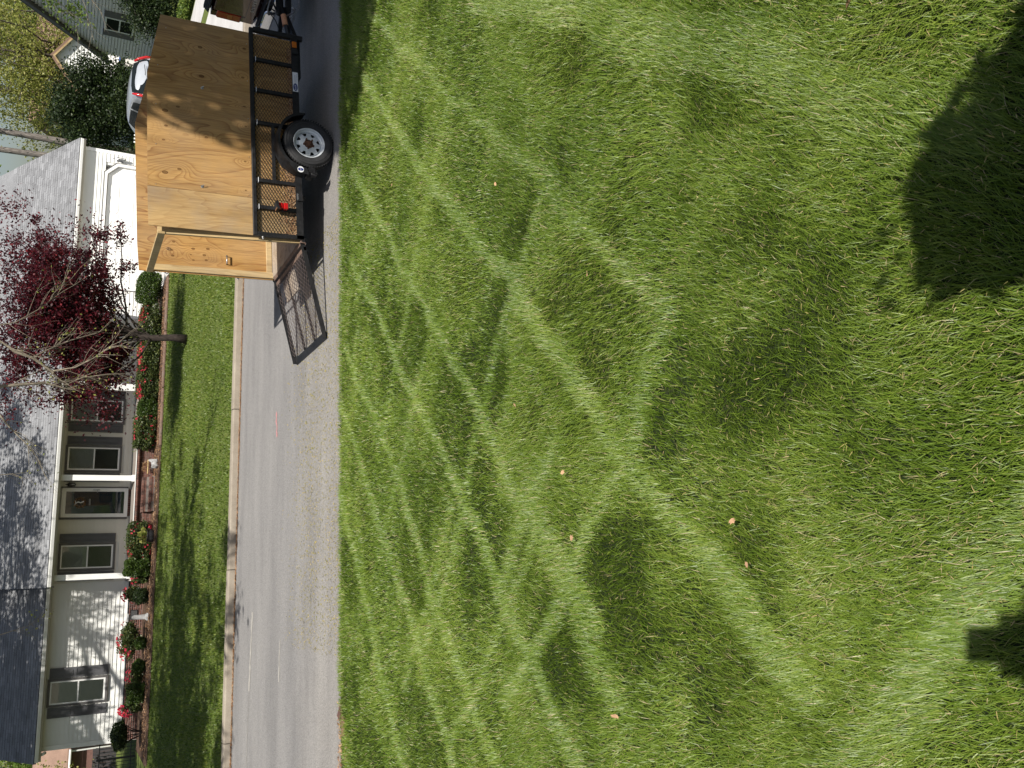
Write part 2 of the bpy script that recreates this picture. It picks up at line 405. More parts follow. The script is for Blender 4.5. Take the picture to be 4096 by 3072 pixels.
MAT['rim'] = M_plain('rim', (0.62, 0.65, 0.67), 0.4, metal=0.1, var=0.12, scale=10)
MAT['chrome'] = M_plain('chrome', (0.75, 0.76, 0.78), 0.12, metal=1.0, var=0.05)
MAT['steel'] = M_plain('steel', (0.45, 0.45, 0.46), 0.35, metal=0.9, var=0.2, scale=30)
MAT['maroon'] = M_plain('maroon_paint', (0.065, 0.010, 0.014), 0.22, var=0.1, coat=0.8)
MAT['silver'] = M_plain('silver_paint', (0.52, 0.55, 0.58), 0.28, metal=0.5, var=0.06, coat=0.6)
MAT['vinyl'] = M_plain('black_vinyl', (0.02, 0.02, 0.022), 0.55, var=0.2)
MAT['car_glass'] = M_plain('car_glass', (0.012, 0.016, 0.018), 0.15, var=0.1, spec=0.04)
MAT['red_lens'] = M_plain('red_lens', (0.42, 0.012, 0.012), 0.15, var=0.15, coat=0.7)
MAT['orange_lens'] = M_plain('orange_lens', (0.50, 0.14, 0.02), 0.25, var=0.1)
MAT['orange_grip'] = M_plain('orange_grip', (0.62, 0.30, 0.16), 0.6, var=0.15)
MAT['sticker'] = M_plain('sticker_white', (0.70, 0.71, 0.72), 0.4, var=0.05)
MAT['print_blue'] = M_plain('print_blue', (0.02, 0.035, 0.16), 0.4, var=0.05)
MAT['letter'] = M_plain('letter_silver', (0.55, 0.55, 0.55), 0.3, metal=0.6)
MAT['asphalt'] = M_asphalt()
MAT['concrete'] = M_ground('concrete', [(0.30, (0.16, 0.135, 0.105)), (0.5, (0.27, 0.235, 0.19)), (0.7, (0.37, 0.33, 0.27))], 2.0, 80.0, 0.3)
MAT['drive'] = M_ground('driveway_concrete', [(0.30, (0.34, 0.33, 0.32)), (0.5, (0.47, 0.46, 0.45)), (0.7, (0.56, 0.55, 0.53))], 1.0, 60.0, 0.3)
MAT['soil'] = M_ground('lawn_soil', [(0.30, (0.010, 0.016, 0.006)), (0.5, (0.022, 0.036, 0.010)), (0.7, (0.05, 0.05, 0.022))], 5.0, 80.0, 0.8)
MAT['far_lawn'] = M_ground('far_lawn', [(0.28, (0.055, 0.078, 0.016)), (0.5, (0.10, 0.128, 0.03)), (0.72, (0.15, 0.165, 0.05))], 0.8, 30.0, 0.8)
MAT['mulch'] = M_ground('mulch', [(0.30, (0.03, 0.018, 0.012)), (0.5, (0.075, 0.046, 0.032)), (0.7, (0.17, 0.11, 0.075))], 9.0, 70.0, 1.0)
MAT['timber'] = M_plywood('timber', (0.20, 0.13, 0.10), (0.09, 0.055, 0.04), 2.0, grey=0.3, rough=0.9)
MAT['stone'] = M_plain('stone_grey', (0.36, 0.36, 0.36), 0.8, var=0.25, scale=14, bmp=0.3)
MAT['bark'] = M_bark('bark', (0.045, 0.035, 0.028), (0.20, 0.165, 0.135))
MAT['bark_pale'] = M_bark('bark_pale', (0.16, 0.135, 0.10), (0.46, 0.40, 0.30), 2.0)
MAT['bark_grey'] = M_bark('bark_grey', (0.11, 0.095, 0.085), (0.38, 0.34, 0.30), 1.0)
MAT['bark_dark'] = M_bark('bark_dark', (0.022, 0.015, 0.012), (0.075, 0.055, 0.045), 2.0)
MAT['pink'] = M_plain('pink_paint', (0.42, 0.20, 0.20), 0.8, var=0.3, scale=25)
MAT['pale_patch'] = M_plain('pale_patch', (0.30, 0.285, 0.26), 0.9, var=0.2, scale=15)
MAT['blue_tarp'] = M_plain('blue_tarp', (0.03, 0.09, 0.32), 0.5)
MAT['shed_brown'] = M_plain('shed_brown', (0.16, 0.085, 0.07), 0.9, var=0.2, scale=8)
MAT['grey_siding'] = M_plain('grey_siding', (0.76, 0.73, 0.69), 0.6, var=0.05, objvar=0.03)
MAT['grey_trim'] = M_plain('grey_trim', (0.11, 0.10, 0.105), 0.6, var=0.08)
MAT['fence_dark'] = M_plain('fence_dark', (0.045, 0.042, 0.045), 0.8, var=0.3, scale=8, objvar=0.2)
# foliage
G = lambda *s: [(p, c) for p, c in s]
MAT['grass'] = M_leaf('grass', G((0.0, (0.062, 0.112, 0.010)), (0.5, (0.130, 0.208, 0.020)), (0.93, (0.25, 0.32, 0.050)), (0.955, (0.34, 0.30, 0.14)), (1.0, (0.44, 0.38, 0.20))), 0.42, 0.34, 0.42)
MAT['grass_far'] = M_leaf('grass_far', G((0.0, (0.060, 0.105, 0.010)), (0.6, (0.120, 0.185, 0.020)), (1.0, (0.23, 0.26, 0.05))), 0.42, 0.30, 0.4)
MAT['maple_red'] = M_leaf('maple_red', G((0.0, (0.028, 0.006, 0.011)), (0.7, (0.075, 0.010, 0.018)), (1.0, (0.22, 0.028, 0.036))), 0.45, 0.38, 0.35, (1.6, 0.8, 0.8))
MAT['leaf_young'] = M_leaf('leaf_young', G((0.0, (0.17, 0.21, 0.035)), (0.6, (0.30, 0.32, 0.075)), (1.0, (0.46, 0.43, 0.16))), 0.5, 0.45, 0.3)
MAT['leaf_mid'] = M_leaf('leaf_mid', G((0.0, (0.06, 0.11, 0.016)), (0.6, (0.12, 0.19, 0.030)), (1.0, (0.24, 0.29, 0.06))), 0.45, 0.40, 0.35)
MAT['leaf_ever'] = M_leaf('leaf_ever', G((0.0, (0.010, 0.020, 0.007)), (0.7, (0.026, 0.045, 0.014)), (1.0, (0.06, 0.085, 0.022))), 0.45, 0.18, 0.3)
MAT['leaf_box'] = M_leaf('leaf_box', G((0.0, (0.020, 0.042, 0.008)), (0.6, (0.048, 0.090, 0.014)), (1.0, (0.11, 0.16, 0.03))), 0.4, 0.25, 0.4)
MAT['leaf_azalea'] = M_leaf('leaf_azalea', G((0.0, (0.022, 0.040, 0.012)), (0.6, (0.055, 0.085, 0.022)), (1.0, (0.15, 0.17, 0.05))), 0.45, 0.28, 0.35)
MAT['flower'] = M_leaf('flower', G((0.0, (0.45, 0.02, 0.06)), (0.6, (0.68, 0.06, 0.12)), (1.0, (0.80, 0.16, 0.12))), 0.6, 0.35, 0.2)
MAT['dead_leaf'] = M_plain('dead_leaf', (0.42, 0.25, 0.14), 0.8, var=0.25, scale=40, objvar=0.25)
MAT['clipping'] = M_leaf('clipping', G((0.0, (0.20, 0.20, 0.05)), (0.6, (0.34, 0.28, 0.10)), (1.0, (0.42, 0.34, 0.18))), 0.8, 0.2, 0.2)
MAT['litter'] = M_leaf('litter', G((0.0, (0.16, 0.08, 0.04)), (0.6, (0.30, 0.17, 0.09)), (1.0, (0.45, 0.32, 0.20))), 0.9, 0.1, 0.1)

def rebase(root, base):
    """move a thing's Empty to its base without moving its parts"""
    b = Vector(base)
    for ch in [o for o in C.objects if o.parent is root]: ch.location = Vector(ch.location) - b
    root.location = b
def structure(o): o['kind'] = 'structure'; return o

# ================================================================== ground
def gz(y):
    """height of the near lawn: it falls about 1.4 m from the photographer's feet to the road"""
    t = np.clip((10.0 - np.asarray(y, dtype=float)) / 10.0, 0, 1.3)
    return 0.05 + 1.4 * t ** 1.05
def sheet(name, x0, x1, y0, y1, mat, zf, nx, ny):
    xs = np.linspace(x0, x1, nx + 1); ys = np.linspace(y0, y1, ny + 1)
    X, Y = np.meshgrid(xs, ys); Z = zf(X, Y)
    v = np.stack([X.ravel(), Y.ravel(), Z.ravel()], 1)
    i = np.arange(ny)[:, None] * (nx + 1) + np.arange(nx)[None, :]
    q = np.stack([i, i + 1, i + nx + 2, i + nx + 1], -1).reshape(-1, 4)
    o = np_mesh(name, v, q.ravel(), np.arange(len(q)) * 4, np.full(len(q), 4), mat, smooth=True)
    return structure(o)
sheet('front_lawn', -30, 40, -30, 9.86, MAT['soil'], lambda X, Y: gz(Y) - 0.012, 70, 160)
sheet('road', -150, 260, 9.0, 16.86, MAT['asphalt'], lambda X, Y: 0 * X, 4, 4)
def houselawn_z(X, Y):
    return 0.125 + 0.0 * X
sheet('ground', -400, 600, 16.94, 700, MAT['far_lawn'], houselawn_z, 60, 60)
sheet('driveway', 16.25, 18.05, 16.9, 36, MAT['drive'], lambda X, Y: 0.13 + 0 * X, 2, 20)
sheet('garage_driveway', 10.3, 15.5, 16.9, 32.9, MAT['drive'], lambda X, Y: 0.131 + 0 * X, 4, 20)
sheet('mulch_bed', -5.6, 10.2, 29.75, 33.0, MAT['mulch'], lambda X, Y: 0.15 + 0.05 * np.clip((Y - 29.75) / 0.5, 0, 1) + 0.012 * np.sin(X * 9) * np.sin(Y * 11), 120, 30)
# kerb: cast segments with joints
kerb = bpy.data.objects.new('kerb', None); link(kerb); structure(kerb); kerb.location = (0, 16.8, 0)
kp = MB(); kp.prism([(0.0, 0.0), (0.015, 0.105), (0.035, 0.128), (0.155, 0.138), (0.155, 0.0)], 0.006, 3.042, 'X')
k0 = kp.build('kerb_segment', MAT['concrete'], kerb, smooth=True, angle=30); k0.location = (-12.1, 0, 0)
for i in range(1, 12): same(k0, 'kerb_segment', kerb, (-12.1 + 3.05 * i, 0, random.uniform(-0.004, 0.004)))
# drift of fallen catkins along the gutter
def scatter_flakes(name, mat, n, xs, ys, zf, size, kind='stuff'):
    x = RNG.uniform(xs[0], xs[1], n); y = ys(n); z = zf(x, y)
    a = RNG.uniform(0, 2 * PI, n); L = size * RNG.uniform(0.5, 1.4, n); w = L * RNG.uniform(0.2, 0.5, n)
    ti = RNG.uniform(-0.5, 0.5, (n, 2))
    d = np.stack([np.cos(a), np.sin(a), ti[:, 0]], 1); e = np.stack([-np.sin(a), np.cos(a), ti[:, 1]], 1)
    p = np.stack([x, y, z + 0.004 + 0.25 * L * np.abs(ti).max(1)], 1)
    v = np.stack([p - d * L[:, None] / 2, p + e * w[:, None] / 2, p + d * L[:, None] / 2, p - e * w[:, None] / 2], 1).reshape(-1, 3)
    o = np_mesh(name, v, np.arange(4 * n), np.arange(n) * 4, np.full(n, 4), mat, tint=np.repeat(RNG.uniform(0, 1, n), 4))
    o['kind'] = kind; return o
scatter_flakes('gutter_litter', MAT['litter'], 9000, (-6, 9), lambda n: 16.79 - np.abs(RNG.normal(0, 0.035, n)), lambda x, y: 0 * x, 0.045)
scatter_flakes('grass_clippings', MAT['clipping'], 9000, (-1.0, 4.6), lambda n: np.where(RNG.uniform(0, 1, n) < 0.35, 10.0 + np.abs(RNG.normal(0, 0.5, n)), RNG.normal(11.5, 0.55, n)).clip(9.98, 16), lambda x, y: 0 * x, 0.026)
scatter_flakes('mulch_chips', MAT['litter'], 7000, (-5.4, 10.0), lambda n: RNG.uniform(29.7, 31.6, n), lambda x, y: 0.2 + 0 * x, 0.06)
# marks on the road: survey paint, crack sealing
def ribbon(name, pts, w, mat, z, lab, cat):
    m = MB(); L = []; R = []
    for i, p in enumerate(pts):
        a = Vector(pts[max(i - 1, 0)]); b = Vector(pts[min(i + 1, len(pts) - 1)]); d = (b - a).normalized()
        ww = w * random.uniform(0.35, 1.0) / 2
        L.append((p[0] - d.y * ww, p[1] + d.x * ww, z)); R.append((p[0] + d.y * ww, p[1] - d.x * ww, z))
    n = len(pts); m.add(L + R, [(i, i + 1, n + i + 1, n + i) for i in range(n - 1)])
    o = m.build(name, mat); return tag(o, lab, cat)
def wob(p, q, n, a): return [(p[0] + (q[0] - p[0]) * i / n, p[1] + (q[1] - p[1]) * i / n + random.uniform(-a, a)) for i in range(n + 1)]
ribbon('paint_mark', wob((2.12, 13.55), (2.52, 13.6), 9, 0.035), 0.10, MAT['pink'], 0.004, 'faded pink spray paint mark in the middle of the grey road', 'paint mark')
ribbon('road_patch', wob((-1.9, 15.3), (-0.62, 15.15), 14, 0.02), 0.15, MAT['pale_patch'], 0.004, 'long pale worn streak on the road nearest the far kerb', 'road patch')
ribbon('road_patch', wob((-1.55, 13.15), (-0.95, 13.1), 9, 0.02), 0.08, MAT['pale_patch'], 0.004, 'short pale worn streak near the middle of the road', 'road patch')
ribbon('road_crack', wob((-3.3, 15.4), (-1.9, 15.3), 24, 0.03), 0.035, MAT['pale_patch'], 0.004, 'thin pale sealed crack running on from the long worn streak', 'road crack')

# ================================================================== the house across the road
house = thing('brick_house', 'long white low house with grey roof, dark shutters and brick porch across the road', 'house')
HY = 33.0
wall = MB()
wall.box(-5.28, 9.45, HY + 0.02, HY + 8.9, 0.1, 3.05)
wall.box(9.45, 10.48, HY + 0.02, HY + 8.9, 0.1, 3.05); wall.box(15.3, 15.85, HY + 0.02, HY + 8.9, 0.1, 3.05)
wall.box(10.48, 15.3, HY + 0.02, HY + 0.3, 2.22, 3.05); wall.box(10.48, 15.3, HY + 0.32, HY + 8.9, 0.1, 3.05)
for xx in (-5.28, 15.65): wall.prism([(HY + 0.02, 3.05), (HY + 8.9, 3.05), (HY + 5.5, 6.3)], xx, xx + 0.2, 'X')
wall_o = wall.build('wall', MAT['siding'], house)

# clapboard courses, each board its own piece, cut round the openings
bd = MB(); bd.add([(0, -0.024, 0), (0, -0.003, 0.1335), (0, 0.02, 0.1335), (0, 0.02, 0), (1, -0.024, 0), (1, -0.003, 0.1335), (1, 0.02, 0.1335), (1, 0.02, 0)],
                  [(0, 4, 5, 1), (3, 7, 4, 0), (1, 5, 6, 2), (0, 1, 2, 3), (4, 7, 6, 5)])
board0 = bd.build('siding_board', MAT['siding'], wall_o); board0.location = (-5.28, HY, 0.68); board0.scale = (0.02, 1, 1)
bd2 = board0.data.copy(); bd2.materials.clear(); bd2.materials.append(MAT['siding_shaded'])
OPEN = [(-3.97, -3.1, 1.13, 2.95), (0.3, 1.3, 1.1, 2.95), (2.13, 3.16, 0.0, 2.95), (3.7, 4.66, 1.1, 2.93), (5.42, 6.36, 1.1, 2.9), (10.42, 15.4, 0.0, 2.24)]
def course(x0, x1, z, mesh=None):
    cuts = [(x0, x1)]
    for a, b, c, d in OPEN:
        if c < z + 0.12 and d > z + 0.02:
            new = []
            for p, q in cuts:
                if b <= p or a >= q: new.append((p, q)); continue
                if a - p > 0.02: new.append((p, a))
                if q - b > 0.02: new.append((b, q))
            cuts = new
    for p, q in cuts:
        o = same(board0, 'siding_board', wall_o, (p, HY, z), (0, 0, 0), (q - p, 1, 1))
        if mesh: o.data = mesh
for k in range(18): course(-5.16, -0.05, 0.68 + 0.132 * k)
for k in range(17): course(-0.05, 9.38, 0.80 + 0.132 * k, bd2)
for k in range(21): course(9.45, 15.74, 0.25 + 0.132 * k)
for x0, x1, z0 in ((-5.3, -5.16, 0.68), (9.37, 9.47, 0.25), (15.74, 15.87, 0.15)):
    tr = MB(); tr.box(x0, x1, HY - 0.035, HY + 0.02, z0, 3.05); tr.build('corner_trim', MAT['white'], house)

# roofs ------------------------------------------------------------------
SLOPE = 0.60; SANG = math.atan(SLOPE)
sh = MB(); sv = [(0, 0, 0), (0.297, 0, 0), (0.297, 0.27, -0.006), (0, 0.27, -0.006), (0, 0, 0.016), (0.297, 0, 0.016), (0.297, 0.27, 0.003), (0, 0.27, 0.003)]
sh.add(sv, [(4, 5, 6, 7)]); sh.mi = 1; sh.add(sv, [(0, 1, 5, 4), (0, 4, 7, 3), (1, 2, 6, 5)])    # granule face, dark cut edges
roofs = []; SHC = []          # remember every shingle: (distance, roof, x, course, scale)
def roof(x0, x1, yf, zf, run_back=38.5, courses=27):
    m = MB(); zr = zf + (run_back - yf) * SLOPE; yb = 2 * run_back - yf
    m.prism([(yf, zf - 0.02), (run_back, zr - 0.02), (yb, zf - 0.02), (yb, zf - 0.07), (run_back, zr - 0.09), (yf, zf - 0.07)], x0, x1, 'X')
    r = m.build('roof', MAT['roof_edge'], house); roofs.append((r, x0, x1, yf, zf))
    # the slope above the frame carries the same grey covering as one sheet
    s0 = courses * 0.142; y0 = yf + s0 * math.cos(SANG); z0 = zf + s0 * math.sin(SANG)
    up = MB(); up.add([(x0, y0, z0 - 0.012), (x1, y0, z0 - 0.012), (x1, run_back, zr - 0.012), (x0, run_back, zr - 0.012), (x0, yb, zf - 0.012), (x1, yb, zf - 0.012)], [(0, 1, 2, 3), (3, 2, 5, 4)])
    up.build('roof_covering', MAT['shingle'], r)
    for k in range(courses):
        x = x0 - (0.15 if k % 2 else 0.0) - 0.05 * (k % 3)
        while x < x1:
            a, b = max(x, x0), min(x + 0.302, x1)
            if b - a > 0.03:
                yy = yf - 0.02 + k * 0.142 * math.cos(SANG); zz = zf - 0.012 + k * 0.142 * math.sin(SANG)
                SHC.append((math.hypot(a, yy), r, a, yy, zz + random.uniform(0, 0.004), (b - a) / 0.302))
            x += 0.302
roof(-0.16, 9.72, 31.33, 3.19)
roof(-5.6, -0.17, 32.6, 3.20)
roof(9.73, 16.06, 32.73, 3.14, courses=30)
SHC.sort(key=lambda q: q[0])
sh0 = sh.build('shingle', [MAT['shingle'], MAT['roof_edge']], roofs[0][0])
for i, (d, r, x, y, z, sc) in enumerate(SHC[:300]):
    o = sh0 if i == 0 else same(sh0, 'shingle', r)
    o.parent = r; o.location = (x, y, z); o.rotation_euler = (SANG, 0, 0); o.scale = (sc, 1, 1)
base = np.array([v.co[:] for v in sh0.data.vertices]); faces = np.array([p.vertices[:] for p in sh0.data.polygons])
def batch(name, parent, items, base, faces, mat, mi=None):
    """items: list of 4x4 matrices; one joined mesh of alike pieces"""
    V = []; 
    bh = np.hstack([base, np.ones((len(base), 1))])
    for M in items: V.append((bh @ np.array(M).T)[:, :3])
    n = len(items); V = np.concatenate(V); Fq = (faces[None] + (np.arange(n) * len(base))[:, None, None]).reshape(-1, 4)
    o = np_mesh(name, V, Fq.ravel(), np.arange(len(Fq)) * 4, np.full(len(Fq), 4), mat, parent, tint=np.repeat(RNG.uniform(0, 1, n), len(base)))
    if mi is not None: o.data.polygons.foreach_set('material_index', np.tile(mi, n).astype(np.int32))
    o['kind'] = 'stuff'; return o
shmi = np.array([p.material_index for p in sh0.data.polygons])
for r, *_ in roofs:
    its = [Matrix.Translation((x, y, z)) @ Matrix.Rotation(SANG, 4, 'X') @ Matrix.Diagonal((sc, 1, 1, 1)) for d, q, x, y, z, sc in SHC[300:] if q is r]
    if its: batch('shingles', r, its, base, faces, [MAT['shingle'], MAT['roof_edge']], shmi)

# gutters, soffits, rake boards
def gutter(x0, x1, yf, zt):
    m = MB(); m.prism([(yf - 0.005, zt - 0.02), (yf - 0.11, zt - 0.02), (yf - 0.11, zt - 0.05), (yf - 0.085, zt - 0.13), (yf - 0.005, zt - 0.13)], x0, x1, 'X')
    m.build('gutter', MAT['white'], house)
def soffit(x0, x1, yf, zt):
    m = MB(); m.box(x0, x1, yf, yf + 0.02, zt - 0.19, zt - 0.02); m.box(x0, x1, yf + 0.02, HY + 0.02, zt - 0.20, zt - 0.17)
    m.build('soffit', MAT['soffit'], house)
gutter(-0.14, 9.7, 31.36, 3.19); soffit(-0.14, 9.7, 31.36, 3.19)
gutter(-5.55, -0.18, 32.63, 3.20); soffit(-5.55, -0.18, 32.63, 3.20)
gutter(9.74, 16.02, 32.76, 3.14); soffit(9.74, 16.02, 32.76, 3.14)
rk = MB()
for x, yf, zf in ((-0.155, 31.34, 3.17), (16.03, 32.74, 3.12)):
    zr = zf + (38.4 - yf) * SLOPE
    rk.prism([(yf, zf - 0.02), (38.4, zr - 0.02), (38.4, zr - 0.2), (yf, zf - 0.2)], x, x + 0.03, 'X')
rk.prism([(31.5, 3.02), (33.0, 3.02), (33.0, 3.9)], -0.12, -0.06, 'X')
rk.build('rake_board', MAT['grey_trim'], house)
gv = MB(); gv.tube([(-5.35, 32.72, 2.98), (-5.35, 32.95, 2.9)], 0.05, 10); gv.build('downspout', MAT['white'], house, smooth=True)

# windows ------------------------------------------------------------------
def window(x0, x1, z0, z1, lower_open=False):
    """double-hung window inside flat dark trim; x0..x1, z0..z1 is the white frame"""
    t = 0.075
    w = MB()
    for a in ((x0 - t, x0, z0 - t, z1 + t), (x1, x1 + t, z0 - t, z1 + t)): w.box(a[0], a[1], HY - 0.05, HY + 0.02, a[2], a[3])
    w.box(x0, x1, HY - 0.05, HY + 0.02, z1, z1 + t); w.box(x0 - 0.01, x1 + 0.01, HY - 0.07, HY + 0.02, z0 - t, z0)
    w.box(x0, x1, HY + 0.005, HY + 0.015, z0, z1)
    wo_ = w.build('window', [MAT['trim_dark']], house)
    f = MB(); e = 0.045
    f.box(x0, x0 + e, HY - 0.058, HY, z0, z1); f.box(x1 - e, x1, HY - 0.058, HY, z0, z1)
    f.box(x0 + e, x1 - e, HY - 0.058, HY, z1 - e, z1); f.box(x0 + e, x1 - e, HY - 0.058, HY, z0, z0 + e * 1.2)
    f.build('frame', MAT['white'], wo_)
    zm = z0 + (z1 - z0) * 0.495
    sname = MB(); sname.box(x0 + e, x1 - e, HY - 0.05, HY - 0.012, zm - 0.022, zm + 0.022); sname.build('meeting_rail', MAT['white'], wo_)
    p = MB(); p.box(x0 + e, x1 - e, HY - 0.034, HY - 0.030, zm + 0.022, z1 - e); p.build('pane', MAT['pane'], wo_)
    p = MB(); p.box(x0 + e, x1 - e, HY - 0.046, HY - 0.042, z0 + e * 1.2, zm - 0.022); p.build('pane', MAT['pane' if lower_open else 'screen_pane'], wo_)
    b = MB(); z = z0 + 0.07
    while z < z1 - 0.06:
        b.box(x0 + e, x1 - e, HY - 0.020, HY - 0.006, z, z + 0.030, None); z += 0.036
    b.build('blind', MAT['blind'], wo_)
    d = MB(); d.box(x0 + e, x1 - e, HY - 0.003, HY + 0.004, z0 + e, z1 - e); d.build('backing', MAT['room'], wo_)
    return wo_
window(0.43, 1.21, 1.24, 2.84); window(3.78, 4.57, 1.20, 2.83); window(5.50, 6.27, 1.17, 2.82); window(-3.90, -3.18, 1.25, 2.88, True)
def shutter(x0, x1, z0, z1):
    m = MB(); y1 = HY - 0.026; y0 = y1 - 0.032; s = 0.055
    m.box(x0, x0 + s, y0, y1, z0, z1); m.box(x1 - s, x1, y0, y1, z0, z1)
    zm = z0 + (z1 - z0) * 0.57
    for a, b in ((z0, z0 + 0.11), (zm - 0.04, zm + 0.04), (z1 - 0.075, z1)): m.box(x0 + s, x1 - s, y0, y1, a, b)
    for a, b in ((z0 + 0.11, zm - 0.04), (zm + 0.04, z1 - 0.075)):
        m.box(x0 + s, x1 - s, y1 - 0.012, y1, a, b)
        m.bbox(x0 + s + 0.03, x1 - s - 0.03, y1 - 0.026, y1 - 0.012, a + 0.03, b - 0.03, 0.008)
    m.build('shutter', MAT['shutter'], house)
for a in ((1.30, 1.60, 1.18, 2.90), (0.03, 0.33, 1.18, 2.90), (3.37, 3.68, 1.16, 2.90), (4.67, 4.96, 1.14, 2.87), (5.12, 5.41, 1.14, 2.87), (6.36, 6.62, 1.12, 2.86), (-3.09, -2.76, 1.17, 2.92), (-4.32, -4.0, 1.18, 2.92)):
    shutter(*a)
# front door behind a full-glass storm door
dr = MB(); dr.box(2.19, 3.11, HY - 0.02, HY + 0.015, 0.87, 2.9)
door = dr.build('door', MAT['door_blue'], house)
f = MB()
for a in ((2.15, 2.27, 0.86, 2.93), (3.03, 3.15, 0.86, 2.93)): f.box(a[0], a[1], HY - 0.085, HY - 0.02, a[2], a[3])
f.box(2.27, 3.03, HY - 0.085, HY - 0.02, 2.80, 2.93); f.box(2.27, 3.03, HY - 0.085, HY - 0.02, 0.86, 0.98)
f.build('storm_frame', MAT['white'], door)
for x0, x1, z0, z1 in ((2.33, 2.62, 1.05, 1.62), (2.69, 2.97, 1.05, 1.62), (2.33, 2.62, 1.74, 2.25), (2.69, 2.97, 1.74, 2.25)):
    p = MB(); p.bbox(x0, x1, HY - 0.034, HY - 0.021, z0, z1, 0.006); p.build('panel', MAT['door_blue'], door)
p = MB(); p.box(2.27, 3.03, HY - 0.066, HY - 0.062, 0.98, 2.80); p.build('pane', MAT['pane'], door)
h = MB(); h.bbox(3.07, 3.10, HY - 0.115, HY - 0.085, 1.76, 1.98, 0.006); h.tube([(3.085, HY - 0.13, 1.84), (2.99, HY - 0.135, 1.84)], 0.011, 8); h.build('handle', MAT['steel'], door, smooth=True, angle=40)
pl = MB(); pl.box(2.56, 2.78, HY - 0.040, HY - 0.0345, 2.03, 2.085); pl.build('name_plate', MAT['sticker'], door)
dt = MB(); dt.box(2.08, 2.15, HY - 0.05, HY + 0.02, 0.86, 2.96); dt.box(3.15, 3.20, HY - 0.05, HY + 0.02, 0.86, 2.96); dt.build('door_trim', MAT['trim_dark'], house)
# wreath of dried flowers on the door
wr = thing('wreath', 'dried flower wreath with cream bow hung on blue front door', 'wreath', (2.64, HY - 0.045, 2.36))
ring = MB(); ring.tube([(0.15 * math.cos(a), 0, 0.15 * math.sin(a)) for a in np.linspace(0, 2 * PI, 25)], 0.018, 6, False); ring.build('ring', MAT['bark_dark'], wr)
# garage door with raised panels
gd = MB(); gd.prism([(10.54, 0.14), (15.26, 0.14), (15.26, 1.78), (14.93, 2.12), (10.87, 2.12), (10.54, 1.78)], HY + 0.06, HY + 0.10, 'Y')
gdo = gd.build('garage_door', MAT['white'], house)
pn = MB(); pn.bbox(0, 0.47, -0.014, 0, 0, 0.40, 0.012); p0 = None
for r in range(4):
    for c in range(8):
        loc = (10.66 + c * 0.567, HY + 0.06, 0.2 + r * 0.505)
        if r == 3 and c in (0, 7): continue
        if p0 is None: p0 = pn.build('panel', MAT['white'], gdo); p0.location = loc
        else: same(p0, 'panel', gdo, loc, (0, 0, 0), (1, 1, 0.78 if r == 3 else 1))
gt = MB(); prof = [(10.42, 0.14), (10.42, 1.86), (10.83, 2.26), (14.97, 2.26), (15.38, 1.86), (15.38, 0.14), (15.27, 0.14), (15.27, 1.80), (14.92, 2.15), (10.88, 2.15), (10.53, 1.80), (10.53, 0.14)]
for i in range(5):
    a, b, c, d = prof[i], prof[i + 1], prof[10 - i], prof[11 - i]
    gt.prism([a, b, c, d], HY - 0.06, HY + 0.06, 'Y')
gt.build('garage_door_trim', MAT['white'], house)
gi = MB()
for i in range(5):
    a, b = prof[i], prof[i + 1]
    da = [(q[0] + (12.9 - q[0]) * -0.006, q[1] + 0.018) for q in (a, b)]
    gi.prism([a, b, da[1], da[0]], HY - 0.075, HY - 0.02, 'Y')
gi.build('drip_moulding', MAT['trim_dark'], house)

# porch: brick platform, steps, square posts
pf = MB(); pf.box(-0.02, 6.75, 31.47, HY, 0.1, 0.69); pf.box(-0.05, 6.78, 31.38, HY, 0.69, 0.765)
pm = pf.build('porch', MAT['mortar'], house)
cap = MB(); cap.box(-0.05, 6.78, 31.355, 31.40, 0.748, 0.772); cap.build('edge_strip', MAT['white'], pm)
BR = []                                                            # (parent, x, y, z, w, d, h)
def brick_row(par, x0, x1, y, z, h=0.057, w=0.195, off=0.0, ax='x', soldier=False):
    st = (0.067 if soldier else w + 0.011); x = x0 - off
    while x < x1 - 0.02:
        a, b = max(x, x0), min(x + st - 0.011, x1)
        if b - a > 0.03: BR.append((par, a, y + random.uniform(-0.004, 0.004), z, b - a, 0.1, h))
        x += st
for k in range(7): brick_row(pm, -0.02, 6.75, 31.462, 0.155 + 0.068 * k, off=0.1 * (k % 2))
brick_row(pm, -0.05, 6.78, 31.372, 0.635, 0.108, soldier=True)
brick_row(pm, 2.19, 3.11, HY - 0.055, 0.775, 0.085, soldier=True)
wb = MB(); wb.box(-5.27, -0.02, HY - 0.005, HY + 0.05, 0.1, 0.665); wbo = wb.build('foundation', MAT['mortar'], house)
for k in range(7): brick_row(wbo, -5.27, -0.02, HY - 0.012, 0.17 + 0.068 * k, off=0.1 * (k % 2))
sk = MB(); sk.box(-5.3, -0.04, HY - 0.03, HY + 0.03, 0.655, 0.685); sk.build('sill_flashing', MAT['roof_edge'], wbo)
stp = MB()
for i, (yy, zt) in enumerate(((31.06, 0.56), (30.74, 0.36), (30.42, 0.17))):
    stp.box(2.2, 3.36, yy + 0.02, 31.47 if i == 0 else (31.06, 30.74)[i - 1] + 0.02, 0.05, zt - 0.062)
sto = stp.build('steps', MAT['mortar'], house)
for i, (yy, zt) in enumerate(((31.06, 0.56), (30.74, 0.36), (30.42, 0.17))):
    x = 2.18
    while x < 3.34:                                                # rowlock treads
        BR.append((sto, x, yy, zt - 0.062, 0.087, 0.33, 0.062)); x += 0.098
    brick_row(sto, 2.2, 3.36, yy + 0.018, zt - 0.125, 0.055, off=0.1 * (i % 2))
bb = MB(); bb.box(0, 1, 0, 1, 0, 1); br0 = None
BR.sort(key=lambda q: 0 if q[0] is sto else 1)
